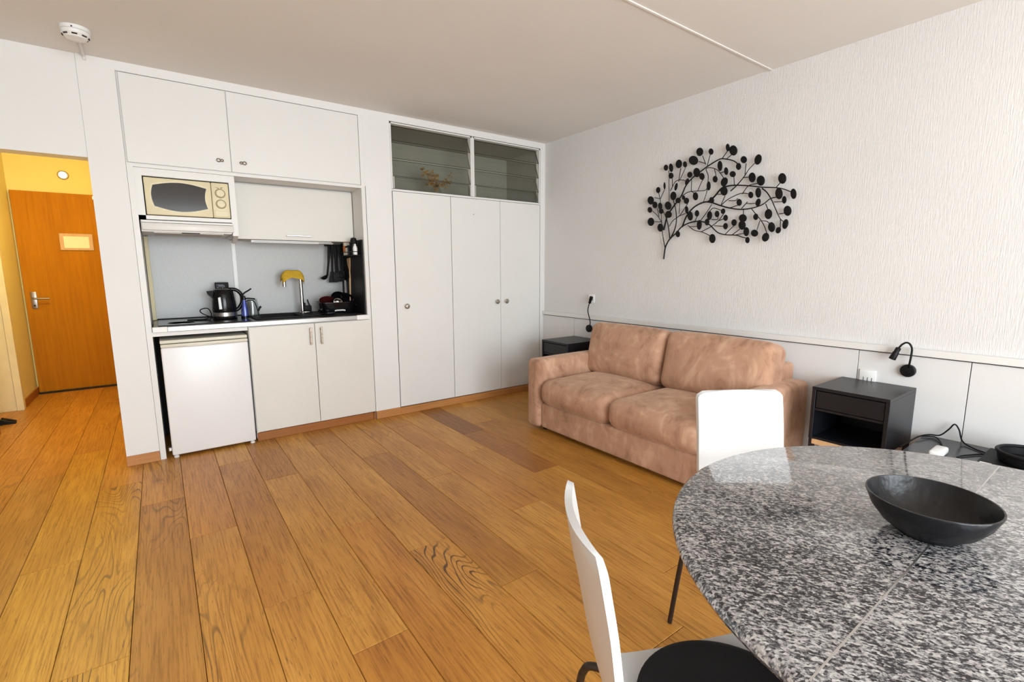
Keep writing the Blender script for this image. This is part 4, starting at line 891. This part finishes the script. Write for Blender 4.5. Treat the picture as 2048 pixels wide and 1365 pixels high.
# ================================================================== low bench with odds and ends
bn = thing('low_bench', 'low dark grey bench along the right wall', 'bench', (-.23, -3.8, 0))
M['darkstone'] = plain('dark_stone', (.040, .042, .050), .22, var=.35, vscale=120)
obj('top', MB().box(-.46, -.013, -4.55, -3.190, .345, .370, .002, 1), M['darkstone'], bn)
obj('side_panel', MB().box(-.45, -.013, -3.22, -3.196, 0, .345), M['charcoal'], bn)
obj('side_panel', MB().box(-.45, -.013, -4.54, -4.516, 0, .345), M['charcoal'], bn)
B = .371
ad_ = thing('white_adapter', 'white plastic power adapter on the low bench', 'adapter', (-.33, -3.315, B))
obj('body', MB().box(-.395, -.268, -3.338, -3.288, B, B+.032, .010, 3), M['plasticw'], ad_, smooth=50)
obj('pin_face', MB().box(-.268, -.262, -3.332, -3.294, B+.006, B+.026, .002, 1), M['alu'], ad_)
cv = tag(obj('power_cable', MB().tube(spline([(-.30, -3.158, .355), (-.14, -3.188, .384), (-.05, -3.215, .384), (-.05, -3.255, .392), (-.045, -3.285, .43), (-.045, -3.305, .463), (-.047, -3.325, .44), (-.05, -3.344, .385), (-.10, -3.395, B+.004), (-.14, -3.446, B+.004), (-.20, -3.418, B+.004), (-.27, -3.385, B+.004), (-.31, -3.376, B+.004)], 7), .0035, 7), M['blackmat'], smooth=60), 'black cable looping up against the wall from the low bench', 'cable')
tag(obj('charging_cable', MB().tube(spline([(-.10, -3.178, B+.004), (-.06, -3.21, B+.005), (-.045, -3.235, B+.006), (-.10, -3.268, B+.004), (-.20, -3.300, B+.004), (-.262, -3.312, B+.012)], 7), .0028, 7), M['blackmat'], smooth=60), 'thin black charging cable lying on the low bench', 'cable')
bxo = thing('router_box', 'flat black box with a white label on the low bench', 'box', (-.28, -3.52, B))
obj('body', MB().box(-.40, -.10, -3.66, -3.452, B, B+.026, .003, 1), M['blackmat'], bxo)
obj('label_strip', MB().box(-.385, -.365, -3.50, -3.462, B+.0258, B+.027), M['plasticw'], bxo)
ry_ = thing('black_basket', 'round black basket with a thick rim on the flat box', 'basket', (-.24, -3.60, B+.027))
obj('wall', MB().lathe([(.100, 0), (.108, .01), (.112, .045), (.108, .045), (.102, .012), (.001, .006)], (-.245, -3.605, B+.027), 36), M['blackmat'], ry_, smooth=40)
n = 36
obj('rim', MB().tube([(-.245+.111*math.cos(2*PI*i/n), -3.605+.111*math.sin(2*PI*i/n), B+.074) for i in range(n)], .0075, 10, closed=True), M['blackmat'], ry_, smooth=60)

# ================================================================== round granite table
TX, TY, TR, TZ, SE = -2.084, -3.782, .581, .742, -3.668
tbm = thing('round_table', 'round table with a polished grey granite top in two pieces', 'table', (TX, TY, 0))
def slab(side):
    rings = [(TR-.020, TZ-.030), (TR-.006, TZ-.027), (TR, TZ-.016), (TR, TZ-.012), (TR-.003, TZ-.004), (TR-.010, TZ)]
    ys = SE-TY+side*.0009; n = 72; v = []; f = []
    for r, z in rings:
        a0 = math.asin(ys/r)
        A, Bb = (a0, PI-a0) if side > 0 else (PI-a0, 2*PI+a0)
        for i in range(n+1):
            w = A+(Bb-A)*i/n; v.append((TX+r*math.cos(w), TY+r*math.sin(w), z))
    W = n+1
    for i in range(len(rings)-1):
        for k in range(n): f.append((i*W+k, i*W+k+1, (i+1)*W+k+1, (i+1)*W+k))
        f.append((i*W+n, i*W, (i+1)*W, (i+1)*W+n))
    f.append(tuple(range(W))[::-1]); q = (len(rings)-1)*W; f.append(tuple(range(q, q+W)))
    return MB().add(v, f)
obj('top_slab', slab(1), M['granite'], tbm, smooth=50)
obj('top_slab', slab(-1), M['granite'], tbm, smooth=50)
hw = math.sqrt(TR**2-(SE-TY)**2)-.012
obj('joint_filler', MB().box(TX-hw, TX+hw, SE-.0014, SE+.0014, TZ-.028, TZ+.0003), M['alu'], tbm, label='thin metal strip in the table joint')
obj('under_plate', MB().box(TX-.25, TX+.25, TY-.25, TY+.25, TZ-.042, TZ-.030, .002, 1), M['blackmat'], tbm)
obj('column', MB().lathe([(.045, .025), (.040, .10), (.040, .66), (.06, .70)], (TX, TY, 0), 28), M['blackmat'], tbm, smooth=40)
obj('foot_plate', MB().lathe([(.26, 0), (.26, .010), (.24, .016), (.05, .026)], (TX, TY, 0), 40), M['blackmat'], tbm, smooth=40)
tag(obj('bowl', MB().lathe([(.050, 0), (.052, .004), (.074, .020), (.092, .044), (.1035, .071), (.1028, .0735), (.1000, .0735), (.0885, .047), (.070, .025), (.045, .012), (.001, .009)], (-2.088, -3.6515, TZ+.0006), 64, sx=1.0, sy=1.0), M['bowl'], smooth=50), 'wide black ceramic bowl on the granite table', 'bowl')

# ================================================================== chairs
M['chair'] = plain('chair_white_laminate', (.60, .595, .59), .32, var=.008, vscale=3)
M['tubeleg'] = plain('dark_tube', (.045, .035, .030), .35, metal=.6)
def shell_grid(prof, hws, bow, th, corner):
    """plate swept along a side profile (x, z) with half widths, bowed backwards across its width"""
    nv = 12; P = []
    for i, ((x, z), h, b) in enumerate(zip(prof, hws, bow)):
        P.append([Vector((x-b*(1-(j/nv*2-1)**2), (j/nv*2-1)*h, z)) for j in range(nv+1)])
    nu = len(P)-1; W = nv+1; N = []
    for i in range(nu+1):
        for j in range(W):
            du = P[min(i+1, nu)][j]-P[max(i-1, 0)][j]; dv_ = P[i][min(j+1, nv)]-P[i][max(j-1, 0)]
            N.append(du.cross(dv_).normalized())
    flat = [p for row in P for p in row]
    v = [p+n_*th/2 for p, n_ in zip(flat, N)]+[p-n_*th/2 for p, n_ in zip(flat, N)]; n1 = len(flat); f = []
    for i in range(nu):
        for j in range(nv):
            a = i*W+j; f += [(a, a+1, a+W+1, a+W), (n1+a, n1+a+W, n1+a+W+1, n1+a+1)]
        for j in (0, nv): a = i*W+j; f.append((a, a+W, n1+a+W, n1+a))
    for j in range(nv):
        for i in (0, nu): a = i*W+j; f.append((a, a+1, n1+a+1, n1+a))
    return MB().add(v, f)
def chair(loc, heading, label):
    c = thing('dining_chair', label, 'chair', loc, math.atan2(math.cos(heading), math.sin(heading)), group='white chairs at the granite table')
    th = .013
    sp_ = spline([(.030, .455, 0), (.06, .446, 0), (.15, .443, 0), (.28, .445, 0), (.36, .446, 0), (.388, .440, 0), (.400, .428, 0)], 4)
    pr = [(p.x, p.y) for p in sp_]; hw_ = [.148+.062*min(1, max(0, p[0]/.36)) for p in pr]; hw_[-1] -= .012; hw_[-2] -= .004
    obj('seat', shell_grid(pr, hw_, [0]*len(pr), th, 0), M['chair'], c, smooth=50, local=True)
    bp = spline([(.030, .455, 0), (.012, .468, 0), (.002, .490, 0), (-.010, .53, 0), (-.026, .59, 0), (-.036, .66, 0), (-.046, .74, 0), (-.058, .81, 0), (-.066, .855, 0)], 5)
    pr = [(p.x, p.y) for p in bp]; top = .855; hw_ = []; bow = []
    for x, z in pr:
        d = top-z; h = .1445
        if d < .022: h -= .022-math.sqrt(max(0, .022**2-(.022-d)**2))
        hw_.append(h); bow.append(.020*min(1, max(0, (z-.47)/.3)))
    obj('backrest', shell_grid(pr, hw_, bow, th, 0), M['chair'], c, smooth=50, local=True)
    for s in (-1, 1):
        obj('leg', MB().tube(spline([(.10, s*.11, .428), (.03, s*.135, .428), (-.012, s*.158, .424), (-.026, s*.166, .405), (-.034, s*.168, .37), (-.060, s*.18, .19), (-.086, s*.19, .004)], 5), .0085, 10), M['tubeleg'], c, smooth=60, local=True)
        obj('leg', MB().tube(spline([(.22, s*.12, .428), (.30, s*.145, .428), (.335, s*.160, .422), (.345, s*.166, .400), (.352, s*.170, .36), (.372, s*.18, .18), (.392, s*.19, .004)], 5), .0085, 10), M['tubeleg'], c, smooth=60, local=True)
    obj('under_frame', MB().tube([(.10, -.11, .428), (.10, .11, .428)], .008, 8).tube([(.22, -.12, .428), (.22, .12, .428)], .008, 8), M['tubeleg'], c, local=True)
    return c
chair((-2.670, -3.384, 0), R(123.9), 'white moulded chair with a round black pad nearest the viewer')
chair((-1.778, -3.132, 0), R(213), 'white moulded chair between the granite table and the sofa')
tag(obj('seat_pad', MB().lathe([(0.1499, .0), (0.1659, .003), (0.1699, .008), (0.1689, .014), (0.1619, .016), (0.1559, .015), (.10, .017), (.001, .018)], (-2.4912, -3.5000, .4505), 56), M['blackmat'], smooth=40), 'round black leather seat pad on the near chair', 'cushion')
